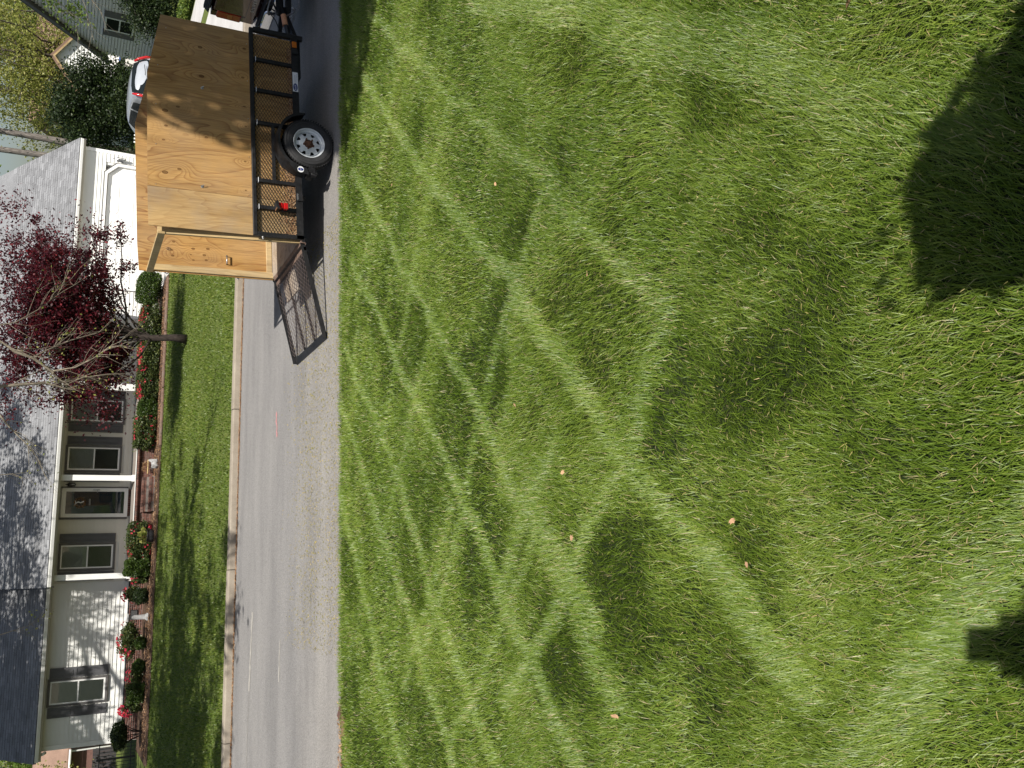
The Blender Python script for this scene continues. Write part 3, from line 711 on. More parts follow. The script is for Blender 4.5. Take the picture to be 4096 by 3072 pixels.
for i, (par, x, y, z, w, d, hh) in enumerate(BR[:300]):
    if br0 is None: br0 = bb.build('brick', MAT['brick'], par); o = br0
    else: o = same(br0, 'brick', par)
    o.location = (x, y, z); o.scale = (w, d, hh)
base = np.array([v.co[:] for v in br0.data.vertices]); faces = np.array([p.vertices[:] for p in br0.data.polygons])
for par in (pm, wbo, sto):
    its = [Matrix.Translation((x, y, z)) @ Matrix.Diagonal((w, d, hh, 1)) for q, x, y, z, w, d, hh in BR[300:] if q is par]
    if its: batch('bricks', par, its, base, faces, MAT['brick'])
for x0, x1 in ((0.045, 0.225), (3.27, 3.455), (6.38, 6.62)):
    m = MB(); m.bbox(x0, x1, 31.56, 31.74, 0.768, 3.0, 0.008); m.box(x0 - 0.02, x1 + 0.02, 31.54, 31.76, 0.768, 0.86); m.build('porch_post', MAT['white'], house)
bmx = MB(); bmx.box(-0.05, 6.7, 31.55, 31.75, 2.985, 3.0); bmx.build('porch_beam', MAT['soffit'], house)
# crawl-space vent in the brick base
v = MB(); v.box(-1.36, -1.03, HY - 0.03, HY - 0.01, 0.36, 0.58)
vo = v.build('foundation_vent', MAT['black'], house)
for i in range(6):
    s_ = MB(); s_.box(-1.33, -1.06, HY - 0.038, HY - 0.03, 0.385 + 0.03 * i, 0.40 + 0.03 * i); s_.build('louvre', MAT['steel'], vo)
rebase(house, (5.3, HY, 0.1))

def lantern(name, label, x, z, h, metal):
    t = thing(name, label, 'lamp', (x, HY - 0.03, z))
    b = MB(); b.bbox(-0.05, 0.05, -0.02, 0.02, -0.12, 0.12, 0.006); b.tube([(0, -0.02, 0.08), (0, -0.11, 0.12), (0, -0.12, 0.06)], 0.012, 8); b.build('bracket', metal, t)
    b = MB(); b.lathe([(0.0, h * 0.55), (0.018, h * 0.5), (0.02, h * 0.38), (0.07, h * 0.2), (0.085, h * 0.16), (0.0, h * 0.16)], 8, (0, -0.13, 0), 'Z'); b.build('cap', metal, t)
    b = MB()
    for k in range(6):
        a = k * PI / 3; b.tube([(0.072 * math.cos(a), -0.13 + 0.072 * math.sin(a), h * 0.16), (0.055 * math.cos(a), -0.13 + 0.055 * math.sin(a), -h * 0.32)], 0.006, 4)
    b.lathe([(0.0, -h * 0.42), (0.02, -h * 0.40), (0.062, -h * 0.32), (0.0, -h * 0.31)], 8, (0, -0.13, 0), 'Z'); b.build('cage', metal, t)
    b = MB(); b.lathe([(0.064, h * 0.16), (0.048, -h * 0.31)], 6, (0, -0.13, 0), 'Z'); b.build('glass', MAT['pane'], t)
    b = MB(); b.tube([(0, -0.13, -h * 0.3), (0, -0.13, -h * 0.02)], 0.014, 8); b.build('candle', MAT['sticker'], t)
    return t
lantern('wall_lantern', 'black coach lantern on siding beside the blue front door', 3.26, 2.66, 0.34, MAT['black'])
lantern('wall_lantern', 'silver coach lantern on white wall right of the garage door', 15.52, 1.75, 0.5, MAT['steel'])

# ================================================================== the landscaping trailer
# local frame: x from the rear edge to the front, y across (0 = near side), z up from the bottom rail
TL, TW = 2.96, 1.78
trailer = thing('utility_trailer', 'single axle black mesh trailer with tall plywood sides and a lowered ramp', 'trailer', (4.33, 10.65, 0.335), (0, math.radians(-2.5), 0))
T_INV = None
def tl_world(x, z):                                            # local height -> world height (small tilt)
    a = math.radians(2.5); return 0.335 + x * math.sin(a) + z * math.cos(a)
def tl_local_z(x, zw): a = math.radians(2.5); return (zw - 0.335 - x * math.sin(a)) / math.cos(a)
fr = MB()
for y0, s in ((0.0, 1), (TW, -1)):
    ya, yb = (y0, y0 + 0.006) if s > 0 else (y0 - 0.006, y0)
    fr.box(0, TL, ya, yb, 0.0, 0.09)                           # bottom angle: web and flange
    fr.box(0, TL, *( (y0 + 0.006, y0 + 0.06) if s > 0 else (y0 - 0.06, y0 - 0.006)), 0.0, 0.006)
fr.box(-0.03, 0.03, 0.01, TW - 0.01, -0.015, 0.02); fr.box(TL - 0.05, TL, 0.01, TW - 0.01, 0.0, 0.09)
for x in (0.6, 1.2, 1.8, 2.4): fr.box(x, x + 0.05, 0.06, TW - 0.06, -0.05, 0.0)
frame = fr.build('frame', MAT['black_worn'], trailer)
def rail(name, parent, x0, x1, y0, y1, z0, z1, b=0.006):
    m = MB(); m.bbox(x0, x1, y0, y1, z0, z1, b); return m.build(name, MAT['black_worn'], parent)
for y in (0.0, TW - 0.05): rail('top_rail', trailer, 0.0, TL + 0.03, y, y + 0.05, 0.60, 0.652)
PX = (0.40, 0.775, 1.60, 2.075, 2.53)
for y in (0.004, TW - 0.044):
    for x in PX: rail('post', trailer, x - 0.026, x + 0.026, y, y + 0.04, 0.0, 0.60, 0.005)
    m = MB(); m.box(-0.005, 0.001, y - 0.004, y + 0.044, -0.02, 0.655); m.box(0.001, 0.05, (y - 0.004 if y < 1 else y + 0.039), (y + 0.002 if y < 1 else y + 0.044), 0.0, 0.60)
    m.build('rear_post', MAT['black_worn'], trailer)
    m = MB(); m.bbox(TL - 0.02, TL + 0.045, y - 0.01, y + 0.05, -0.075, 0.60, 0.006); m.build('front_post', MAT['black_worn'], trailer)
    m = MB(); m.box(0.80, 1.575, y + 0.004, y + 0.034, 0.345, 0.385); m.build('mid_rail', MAT['black_worn'], trailer)
# bolts through the rear posts and white cable ties on the posts
for y in (0.02, TW - 0.02):
    m = MB(); m.tube([(-0.045, y, 0.53), (0.03, y, 0.53)], 0.007, 8); m.tube([(-0.02, y, 0.53), (-0.006, y, 0.53)], 0.015, 6); m.tube([(-0.034, y, 0.53), (-0.024, y, 0.53)], 0.013, 6)
    m.build('bolt', MAT['steel'], trailer)
for x in PX:
    m = MB(); ww = 0.03
    pts = [(x - ww, -0.002, 0.575), (x + ww, -0.002, 0.575), (x + ww, 0.05, 0.573), (x - ww, 0.05, 0.573), (x - ww, -0.002, 0.575)]
    m.tube(pts, 0.0042, 5); m.build('cable_tie', MAT['sticker'], trailer)
# expanded metal skirts: real zig-zag strands
def exmesh(name, parent, L, H, cx, cz, place, mat, t=0.0042, sag=None):
    """zig-zag strands of a diamond lattice in a plane; place(u, v, w) -> local point"""
    V = []; Fc = []
    nx = int(L / cx); nz = int(H / cz)
    for i in range(nx):
        s = 1 if i % 2 == 0 else -1
        pts = []
        for k in range(nz + 1):
            a = cx / 2 * (1 if (k % 2 == 0) == (s > 0) else -1)
            pts.append((min(max((i + 0.5) * cx + a, 0), L), min(k * cz, H)))
        for k in range(nz):
            (u0, v0), (u1, v1) = pts[k], pts[k + 1]
            du, dv = u1 - u0, v1 - v0; l = math.hypot(du, dv) or 1; px, pz = -dv / l * t / 2, du / l * t / 2
            b = len(V)
            for u, v in ((u0, v0), (u1, v1)):
                for e, w in ((1, -t / 2), (1, t / 2), (-1, t / 2), (-1, -t / 2)): V.append(place(u + px * e, v + pz * e, w))
            for q in range(4): Fc.append((b + q, b + (q + 1) % 4, b + 4 + (q + 1) % 4, b + 4 + q))
    V = np.array(V); Fc = np.array(Fc)
    return np_mesh(name, V, Fc.ravel(), np.arange(len(Fc)) * 4, np.full(len(Fc), 4), mat, parent)
for y in (0.043, TW - 0.048):
    exmesh('wire_mesh', trailer, 2.9, 0.535, 0.0335, 0.0205, lambda u, v, w, y=y: (0.02 + u, y + w, 0.075 + v), MAT['mesh_metal'])
exmesh('wire_mesh', trailer, TW - 0.1, 0.52, 0.0335, 0.0205, lambda u, v, w: (TL - 0.01 + w, 0.05 + u, 0.08 + v), MAT['mesh_metal'])
# plywood: two sheets a side, cut down towards the front; inner lining low behind the mesh is the same sheets
def ply(outline, y0, y1, mat, lab=None):
    m = MB(); m.prism(outline, y0, y1, 'Y'); return m.build('plywood_panel', mat, trailer, label=lab)
ply([(0.012, 0.02), (0.527, 0.02), (0.527, 1.917), (0.012, 1.905)], 0.054, 0.066, MAT['ply2'], 'greyer narrow plywood panel at the rear of the near side')
ply([(0.531, 0.02), (TL - 0.03, 0.02), (TL - 0.03, 1.765), (2.08, 1.925), (0.531, 1.917)], 0.054, 0.066, MAT['ply'])
ply([(-0.02, 0.02), (0.40, 0.02), (0.40, 1.905), (-0.02, 1.88)], TW - 0.066, TW - 0.054, MAT['ply3'])
ply([(0.403, 0.02), (TL - 0.03, 0.02), (TL - 0.03, 1.78), (2.2, 1.94), (0.403, 1.905)], TW - 0.066, TW - 0.054, MAT['ply3'])
m = MB(); m.prism([(0.07, 0.02), (TW - 0.07, 0.02), (TW - 0.07, 1.1), (0.07, 1.1)], TL - 0.03, TL - 0.018, 'X'); m.build('front_panel', MAT['ply'], trailer)
def lumber(name, x0, x1, y0, y1, z0, z1):
    m = MB(); m.bbox(x0, x1, y0, y1, z0, z1, 0.004); return m.build(name, MAT['lumber'], trailer)
m = MB(); m.add([(x, y, z) for x in (-0.03, 0.055) for y, z in ((0.068, 0.02), (0.106, 0.02), (0.225, 1.79), (0.187, 1.79))], [(0, 1, 2, 3), (4, 7, 6, 5), (0, 4, 5, 1), (1, 5, 6, 2), (2, 6, 7, 3), (3, 7, 4, 0)]); m.build('stud', MAT['lumber'], trailer); lumber('stud', -0.005, 0.085, TW - 0.105, TW - 0.067, 0.02, 1.76)
lumber('cross_beam', -0.04, -0.005, 0.17, TW - 0.075, 1.70, 1.79)
lumber('bottom_cleat', 0.03, TL - 0.05, TW - 0.10, TW - 0.067, 0.045, 0.125); lumber('bottom_cleat', 0.1, TL - 0.05, 0.067, 0.10, 0.045, 0.125)
# hooks and handle screwed to the sheets
def hook(x, z, y, s=1):
    m = MB(); m.tube([(x, y, z), (x, y - 0.03, z + 0.004), (x + 0.012, y - 0.035, z - 0.02)], 0.005, 6); m.lathe([(0, y), (0.02, y), (0.02, y - 0.003), (0, y - 0.003)], 8, (x, 0, z), 'Y')
    m.build('hook', MAT['steel'], trailer)
for x, z in ((1.98, 1.26), (0.60, 1.27)): hook(x, z, 0.054)
m = MB(); m.tube([(0.29, TW - 0.066, 0.70), (0.29, TW - 0.115, 0.70), (0.17, TW - 0.115, 0.70), (0.17, TW - 0.066, 0.70)], 0.010, 8); m.build('pull_handle', MAT['steel'], trailer, smooth=True)
m = MB(); m.tube([(0.33 + 0.02 * math.cos(a), TW - 0.08, 1.50 + 0.02 * math.sin(a)) for a in np.linspace(0, 2 * PI, 13)], 0.004, 5, False); m.build('eye_ring', MAT['rust'], trailer)
m = MB(); m.tube([(-0.03, TW - 0.085, 1.55), (-0.05, TW - 0.09, 1.52), (-0.03, TW - 0.085, 1.49)], 0.007, 6); m.build('hook', MAT['steel'], trailer)
# screws along the panel edges
m = MB()
for x in (0.56, 1.1, 1.65, 2.2, 2.75):
    for z in (0.68, 1.82 - max(0, x - 2.08) * 0.18): m.lathe([(0, 0.0535), (0.006, 0.0535), (0.006, 0.0505), (0, 0.0505)], 6, (x, 0, z), 'Y')
so_ = m.build('screws', MAT['steel'], trailer); so_['kind'] = 'stuff'
# deck of old boards
for i in range(11):
    y = 0.07 + i * 0.15
    m = MB(); m.bbox(0.0 + random.uniform(-0.01, 0.01), TL - 0.04, y, y + 0.143, 0.008 + random.uniform(0, 0.005), 0.040, 0.004); m.build('deck_plank', MAT['plank_old'], trailer)

# wheels
def wheel(cx, face, sgn):
    cz = tl_local_z(cx, 0.335); R = 0.338; w = 0.20
    hub = MB(); y = lambda d: face + sgn * d                    # d measured inwards from the outer face
    hub.lathe([(0.0, y(0.018)), (0.030, y(0.018)), (0.036, y(0.03)), (0.045, y(0.05)), (0.045, y(0.12)), (0.0, y(0.12))], 20, (cx, 0, cz), 'Y')
    wo_ = hub.build('wheel', MAT['rust_dark'], trailer, smooth=True, angle=40)
    t = MB(); t.lathe([(0.212, y(0.025)), (0.222, y(0.006)), (0.262, y(0.0)), (0.297, y(0.004)), (0.318, y(0.014)), (R - 0.006, y(0.030)), (R, y(0.048)), (R, y(w - 0.048)), (R - 0.008, y(w - 0.03)), (0.30, y(w - 0.005)), (0.215, y(w))], 56, (cx, 0, cz), 'Y')
    for k in range(60):                                          # tread blocks round the shoulder
        a = 2 * PI * k / 60
        for d in (0.038, 0.085, 0.13):
            M = Matrix.Translation((cx, 0, cz)) @ Matrix.Rotation(a + d * 3, 4, 'Y') @ Matrix.Translation((R + 0.001, y(d), 0))
            t.box(-0.004, 0.004, -0.018, 0.018, -0.010, 0.010, M)
    for rr in (0.275, 0.31): t.lathe([(rr - 0.004, y(0.003)), (rr, y(-0.0025)), (rr + 0.004, y(0.003))], 56, (cx, 0, cz), 'Y')
    t.build('tyre', MAT['tyre'], wo_, smooth=True, angle=35)
    r = MB(); r.lathe([(0.213, y(0.012)), (0.208, y(0.008)), (0.200, y(0.012)), (0.196, y(0.045)), (0.180, y(0.058)), (0.174, y(0.085))], 48, (cx, 0, cz), 'Y')
    # disc with eight trapezoid openings
    n = 48; rad = (0.174, 0.158, 0.118, 0.088, 0.048); dep = (0.085, 0.068, 0.058, 0.046, 0.044)
    vs = []; fs = []
    for k in range(n):
        a = 2 * PI * k / n
        for q in range(5): vs.append((cx + rad[q] * math.cos(a), y(dep[q]), cz + rad[q] * math.sin(a)))
    for k in range(n):
        for q in range(4):
            ph = k % 6
            if q == 1 and ph in (1, 2, 3): continue
            fs.append((k * 5 + q, k * 5 + q + 1, ((k + 1) % n) * 5 + q + 1, ((k + 1) % n) * 5 + q))
    # taper the openings towards the hub
    for k in range(n):
        ph = k % 6
        if ph in (1, 4):
            i = k * 5 + 2; a = 2 * PI * (k + (0.75 if ph == 1 else -0.75)) / n
            vs[i] = (cx + 0.118 * math.cos(a), y(0.058), cz + 0.118 * math.sin(a))
    r.add(vs, fs); r.build('rim', MAT['rim'], wo_, smooth=True, angle=35)
    k_ = MB(); k_.lathe([(0.17, y(0.11)), (0.0, y(0.11))], 32, (cx, 0, cz), 'Y'); k_.build('dark_disc', MAT['black'], wo_)  # flat black disc stands for the shade behind the rim openings
    for k in range(5):
        a = 2 * PI * k / 5 + 0.5; m = MB()
        m.tube([(cx + 0.066 * math.cos(a), y(0.046), cz + 0.066 * math.sin(a)), (cx + 0.066 * math.cos(a), y(0.020), cz + 0.066 * math.sin(a))], 0.0125, 6); m.build('lug_nut', MAT['rust_dark'], wo_)
    # rust bloom round the hub
    m = MB(); m.lathe([(0.045, y(0.0425)), (0.062, y(0.0425))], 20, (cx, 0, cz), 'Y'); m.build('hub_plate', MAT['rust_dark'], wo_)
wheel(1.29, -0.235, 1); wheel(1.29, TW + 0.235, -1)
m = MB(); m.tube([(1.29, -0.15, tl_local_z(1.29, 0.335)), (1.29, TW + 0.15, tl_local_z(1.29, 0.335))], 0.03, 10); m.build('axle', MAT['black'], trailer)
# fenders
def fender(y0, y1):
    cz = tl_local_z(1.29, 0.335); m = MB(); lip = y0 if y0 < 0 else y1; n = 22
    outer = []; 
    for i in range(n + 1):
        a = math.radians(4 + 172 * i / n); rx = 0.435 if abs(a - PI / 2) < 9 else 0.435
        k = 1 - 0.035 * math.cos(2 * a)                       # slightly squared arch
        outer.append((1.29 + 0.43 * k * math.cos(a), cz + 0.02 + 0.405 * math.sin(a)))
    for i in range(n):
        (xa, za), (xb, zb) = outer[i], outer[i + 1]
        m.add([(xa, y0, za), (xb, y0, zb), (xb, y1, zb), (xa, y1, za), (xa, y0, za - 0.004), (xb, y0, zb - 0.004), (xb, y1, zb - 0.004), (xa, y1, za - 0.004)], [(0, 1, 2, 3), (4, 7, 6, 5)])
        ca = (1.29 - xa) * 0.085, (cz - za) * 0.085; cb = (1.29 - xb) * 0.085, (cz - zb) * 0.085
        m.add([(xa, lip, za), (xb, lip, zb), (xb + cb[0], lip, zb + cb[1]), (xa + ca[0], lip, za + ca[1])], [(0, 1, 2, 3)])
    o = m.build('fender', MAT['black_worn'], trailer, smooth=True, angle=50)
    return o
fn = fender(-0.25, -0.004); fender(TW + 0.004, TW + 0.25)
# back plates closing the fender against the frame, rear bracket and rubber bumper
m = MB(); cz = tl_local_z(1.29, 0.335)
m.prism([(0.86, cz + 0.02), (0.84, cz - 0.06), (0.92, cz - 0.06), (0.93, cz + 0.02)], -0.25, -0.01, 'Y'); m.build('fender_bracket', MAT['black_worn'], trailer)
m = MB(); m.bbox(0.83, 0.89, -0.24, -0.13, cz - 0.10, cz - 0.0, 0.02); m.build('rubber_bumper', MAT['tyre'], trailer)
def oval(name, parent, c, rx, rz, y, mat, n=28, th=0.002):
    m = MB(); m.prism([(c[0] + rx * math.cos(2 * PI * k / n), c[1] + rz * math.sin(2 * PI * k / n)) for k in range(n)], y, y + th, 'Y'); return m.build(name, mat, parent)
def scribble(name, parent, c, w, h, y, mat, seed):
    """the maker's lettering, too small to read: strokes of print"""
    r = random.Random(seed); m = MB(); x = c[0] - w / 2
    while x < c[0] + w / 2 - 0.006:
        lw = r.uniform(0.006, 0.011); k = r.random()
        m.box(x, x + 0.003, y, y + 0.001, c[1] - h / 2, c[1] + h / 2)
        if k < 0.7: m.box(x, x + lw, y, y + 0.001, c[1] + h / 2 - 0.003, c[1] + h / 2)
        if k > 0.3: m.box(x, x + lw, y, y + 0.001, c[1] - h / 2, c[1] - h / 2 + 0.003)
        if k > 0.5: m.box(x + lw - 0.003, x + lw, y, y + 0.001, c[1] - h / 2, c[1] + h / 2 * (0.2 if k > 0.8 else 1))
        x += lw + 0.005
    return m.build(name, mat, parent)
# round sticker on the fender lip panel
m = MB(); m.prism([(0.815, cz + 0.03), (0.86, cz + 0.03), (0.98, cz + 0.24), (0.93, cz + 0.275), (0.84, cz + 0.20)], -0.252, -0.248, 'Y')
fp = m.build('fender_end', MAT['black_worn'], trailer)
st = oval('sticker', trailer, (0.876, cz + 0.135), 0.042, 0.042, -0.2555, MAT['sticker'])
oval('oval_print', st, (0.876, cz + 0.135), 0.022, 0.036, -0.2568, MAT['print_blue'], th=0.001)
scribble('lettering', st, (0.876, cz + 0.135), 0.034, 0.014, -0.2582, MAT['sticker'], 3)
# long white maker's plate on the bottom rail
m = MB(); m.box(2.14, 2.43, -0.0035, -0.0005, 0.008, 0.082); pt = m.build('maker_plate', MAT['sticker'], trailer)
oval('oval_print', pt, (2.205, 0.046), 0.058, 0.030, -0.005, MAT['print_blue'], th=0.0012); scribble('lettering', pt, (2.205, 0.046), 0.085, 0.022, -0.0065, MAT['sticker'], 5)
m = MB()
for i in range(9): m.box(2.275 + i * 0.013, 2.283 + i * 0.013, -0.0045, -0.0036, 0.045, 0.052)
m.box(2.27, 2.41, -0.0045, -0.0036, 0.022, 0.025); m.build('small_print', MAT['print_blue'], pt)
# marker lamps and tail lamp
m = MB(); m.bbox(2.80, 2.89, -0.022, -0.001, 0.012, 0.078, 0.006); m.build('marker_lamp', MAT['orange_lens'], trailer)
m = MB(); m.bbox(0.53, 0.64, -0.03, -0.001, 0.0, 0.08, 0.008); mo = m.build('marker_housing', MAT['black'], trailer)
m = MB(); m.box(0.545, 0.625, -0.033, -0.030, 0.062, 0.070); m.build('lens_edge', MAT['steel'], mo)
m = MB(); m.bbox(2.70, 2.77, -0.03, -0.001, 0.005, 0.085, 0.006); m.build('marker_housing', MAT['black'], trailer)
m = MB(); m.prism([(0.35, 0.22), (0.46, 0.24), (0.46, 0.36), (0.35, 0.37)], -0.028, -0.002, 'Y'); m.prism([(0.345, 0.33), (0.47, 0.36), (0.44, 0.385), (0.35, 0.365)], -0.12, -0.004, 'Y')
lamp = m.build('tail_lamp', MAT['black_worn'], trailer)
m = MB(); m.bbox(0.365, 0.45, -0.095, -0.028, 0.215, 0.275, 0.008); m.build('lens', MAT['red_lens'], lamp)
m = MB(); m.bbox(0.37, 0.45, -0.09, -0.028, 0.285, 0.34, 0.008); m.build('lens', MAT['red_lens'], lamp)
m = MB(); m.box(0.347, 0.468, -0.118, -0.006, 0.366, 0.370, Matrix.Rotation(0.0, 4, 'X')); m.build('dry_grass_cake', MAT['litter'], lamp)
# dry clippings packed along the bottom of the mesh
n = 1500; x = RNG.uniform(0.05, 2.8, n); z = 0.085 + np.abs(RNG.normal(0, 0.06, n)) * (0.4 + 0.9 * (x < 1.3)); y = RNG.uniform(0.036, 0.052, n)
a = RNG.uniform(0, PI, n); L = RNG.uniform(0.015, 0.05, n)
d = np.stack([np.cos(a), RNG.uniform(-0.3, 0.3, n), np.sin(a)], 1) * L[:, None]; e = np.stack([-np.sin(a), 0 * a, np.cos(a)], 1) * 0.0035
p = np.stack([x, y, z], 1); v = np.stack([p - d / 2 - e, p + d / 2 - e, p + d / 2 + e, p - d / 2 + e], 1).reshape(-1, 3)
o = np_mesh('caught_clippings', v, np.arange(4 * n), np.arange(n) * 4, np.full(n, 4), MAT['litter'], trailer, tint=np.repeat(RNG.uniform(0, 1, n), 4)); o['kind'] = 'stuff'

# lowered ramp: hinged at the rear edge, tip resting on the road
rw0, rw1 = 0.02, TW - 0.16
RA = math.atan2(0.335 - 0.02, 1.27); RL = 1.31
ramp_e = bpy.data.objects.new('ramp', None); link(ramp_e, trailer)
ramp_e.location = (-0.045, 0, 0.005); ramp_e.rotation_euler = (0, -(PI - RA) * 0 + RA * 0, 0)
Rm = Matrix.Rotation(math.radians(2.5) - 0, 4, 'Y') @ Matrix.Rotation(-RA, 4, 'Y')
def rp(s, y, h=0.0):
    """s along the ramp from the hinge, y across, h off its face (trailer frame)"""
    v = Matrix.Rotation(math.radians(2.5), 3, 'Y') @ Vector((-s * math.cos(RA) - h * math.sin(RA) * 0, 0, -s * math.sin(RA) + h))
    return (v.x, y, v.z)
def rbar(name, s0, s1, y0, y1, h0, h1, mat):
    m = MB(); vs = [rp(s, y, h) for s in (s0, s1) for y in (y0, y1) for h in (h0, h1)]
    m.add(vs, [(0, 1, 3, 2), (4, 6, 7, 5), (0, 4, 5, 1), (2, 3, 7, 6), (0, 2, 6, 4), (1, 5, 7, 3)]); return m.build(name, mat, ramp_e)
rbar('side_rail', 0, RL, rw0, rw0 + 0.005, -0.02, 0.045, MAT['black_worn']); rbar('side_rail', 0, RL, rw1 - 0.005, rw1, -0.02, 0.045, MAT['black_worn'])
rbar('side_flange', 0, RL, rw0 + 0.005, rw0 + 0.035, -0.02, -0.014, MAT['black_worn']); rbar('side_flange', 0, RL, rw1 - 0.035, rw1 - 0.005, -0.02, -0.014, MAT['black_worn'])
rbar('tip_plate', RL - 0.09, RL + 0.01, rw0, rw1, -0.018, -0.008, MAT['black_worn'])
rbar('hinge_bar', -0.035, 0.02, rw0, rw1, -0.03, 0.03, MAT['rust']); rbar('hinge_bar', 0.05, 0.10, rw0, rw1, -0.02, 0.012, MAT['rust'])
for y in (0.55, 1.08): rbar('stringer', 0.1, RL - 0.09, y - 0.014, y + 0.014, -0.03, 0.0, MAT['black_worn'])
rbar('patch_board', 0.12, 0.42, 0.74, 1.38, -0.035, -0.014, MAT['plank_old'])
def rplace(u, v, w): 
    s = 0.1 + v; sag = 0.012 * math.sin(v / (RL - 0.19) * PI * 3) + 0.010 * math.sin(u * 9)
    return rp(s, rw0 + 0.012 + u, 0.012 + w + sag)
exmesh('wire_mesh', ramp_e, rw1 - rw0 - 0.024, RL - 0.19, 0.050, 0.036, rplace, MAT['ramp_mesh'], 0.0046)
m = MB()
for i in range(7): m.tube([rp(0.1 + 0.17 * i, rw0 + 0.03 + 0.004, -0.002), rp(0.13 + 0.17 * i, rw0 + 0.03, 0.01)], 0.006, 5)
m.build('welds', MAT['rust'], ramp_e)['kind'] = 'stuff'

# tongue, coupler, jack, chains
m = MB()
for y in (0.12, TW - 0.12): m.tube([(TL - 0.5, y, -0.03), (TL + 0.0, y, -0.03), (TL + 1.02, TW / 2 + (0.04 if y > 1 else -0.04), -0.03)], 0.04, 4)
m.build('tongue', MAT['black_worn'], trailer)
m = MB(); m.bbox(TL + 0.93, TL + 1.2, TW / 2 - 0.05, TW / 2 + 0.05, -0.04, 0.06, 0.02); m.tube([(TL + 1.0, TW / 2, 0.06), (TL + 1.12, TW / 2, 0.11)], 0.014, 6); m.build('coupler', MAT['black_worn'], trailer)
m = MB(); m.tube([(TL + 0.30, 0.42, 0.02), (TL + 0.60, 0.46, 0.05)], 0.033, 12); j = m.build('jack', MAT['black'], trailer, smooth=True, angle=40)
m = MB(); m.tube([(TL + 0.46, 0.44, 0.045), (TL + 0.64, 0.465, 0.062)], 0.040, 14); m.build('grip', MAT['orange_grip'], j, smooth=True, angle=40)
m = MB(); m.tube([(TL + 0.62, 0.44, 0.03), (TL + 0.62, 0.30, -0.05), (TL + 0.62, 0.24, -0.05), (TL + 0.64, 0.24, 0.0)], 0.010, 8); m.build('crank', MAT['steel'], j, smooth=True)
def chain(p, q, sag, n):
    m = MB()
    for i in range(n):
        t0, t1 = i / n, (i + 1.25) / n
        P = lambda t: Vector(p).lerp(Vector(q), t) - Vector((0, 0, sag * 4 * t * (1 - t)))
        a, b = P(t0), P(t1); d = (b - a).normalized(); s = d.orthogonal().normalized()
        if i % 2: s = d.cross(s)
        w = 0.011; m.tube([a + s * w, b + s * w, b - s * w, a - s * w, a + s * w], 0.0036, 5, False)
    m.build('safety_chain', MAT['steel'], trailer)
chain((TL + 0.75, TW / 2 - 0.15, -0.05), (TL + 1.45, TW / 2 - 0.25, 0.02), 0.22, 26); chain((TL + 0.75, TW / 2 + 0.1, -0.05), (TL + 1.45, TW / 2 + 0.1, 0.02), 0.22, 26)
m = MB(); m.tube([(TL + 0.75, TW / 2 + 0.1, 0.0), (TL + 1.0, TW / 2 + 0.25, 0.02), (TL + 1.3, TW / 2 + 0.3, 0.22), (TL + 1.42, TW / 2 + 0.28, 0.3)], 0.008, 6); m.build('light_cable', MAT['vinyl'], trailer, smooth=True)

# ================================================================== pickup truck towing it
truck = thing('pickup_truck', 'dark maroon pickup truck in the shade hitched in front of the trailer', 'truck', (8.6, 11.52, 0.0))
def body_side(poly, y0, y1): pass
m = MB()
# bed sides, tailgate surround
for s in (-1, 1):
    y0, y1 = (0.86, 0.98) if s > 0 else (-0.98, -0.86)
    prof = [(0.0, 0.74), (0.0, 1.38), (2.0, 1.40), (2.0, 0.62), (1.62, 0.62)] + [(1.22 + 0.42 * math.cos(a), 0.55 + 0.42 * math.sin(a)) for a in np.linspace(0.2, PI - 0.2, 9)] + [(0.78, 0.6), (0.2, 0.62)]
    m.prism(prof, y0, y1, 'Y')
m.box(0.06, 2.0, -0.86, 0.86, 0.68, 0.74); m.box(1.93, 2.0, -0.86, 0.86, 0.74, 1.40)
body = m.build('bed', MAT['maroon'], truck)
m = MB(); m.bbox(-0.035, 0.03, -0.80, 0.80, 0.76, 1.36, 0.015); tg = m.build('tailgate', MAT['maroon'], truck)
m = MB(); m.bbox(-0.048, -0.034, -0.80, 0.80, 0.765, 0.885, 0.01); m.build('tailgate_band', MAT['maroon'], tg)
m = MB(); m.bbox(-0.052, -0.036, -0.16, 0.16, 1.18, 1.28, 0.01); m.build('handle', MAT['vinyl'], tg)
fc = bpy.data.curves.new('lettering', 'FONT'); fc.body = 'SILVERADO'; fc.size = 0.085; fc.extrude = 0.003; fc.align_x = 'CENTER'; fc.space_character = 1.35
to = bpy.data.objects.new('tmp_text', fc); C.objects.link(to); bpy.context.view_layer.update()
tm = bpy.data.meshes.new_from_object(to.evaluated_get(bpy.context.evaluated_depsgraph_get()))
bpy.data.objects.remove(to); tm.materials.clear(); tm.materials.append(MAT['letter'])
lo = bpy.data.objects.new('lettering', tm); link(lo, tg); lo.location = (-0.052, 0.30, 0.795); lo.rotation_euler = (PI / 2, 0, -PI / 2); lo.scale = (1.05, 0.85, 1)
m = MB(); m.bbox(0.05, 2.02, -0.92, 0.92, 1.385, 1.425, 0.015)
for i in range(4): m.bbox(-0.02 + 0.02 * i, 0.10, -0.93, 0.93, 1.415 + 0.0 * i, 1.435 + 0.02 * i, 0.008)
m.build('bed_cover', MAT['vinyl'], truck)
for s in (-1, 1):
    m = MB(); y0, y1 = (0.80, 0.99) if s > 0 else (-0.99, -0.80)
    m.bbox(-0.03, 0.10, y0, y1, 0.93, 1.30, 0.02); tlp = m.build('taillight', MAT['red_lens'], truck)
    m = MB(); m.bbox(-0.036, 0.0, y0 + 0.02, y1 - 0.02, 1.06, 1.14, 0.008); m.build('reverse_lens', MAT['orange_lens'], tlp)
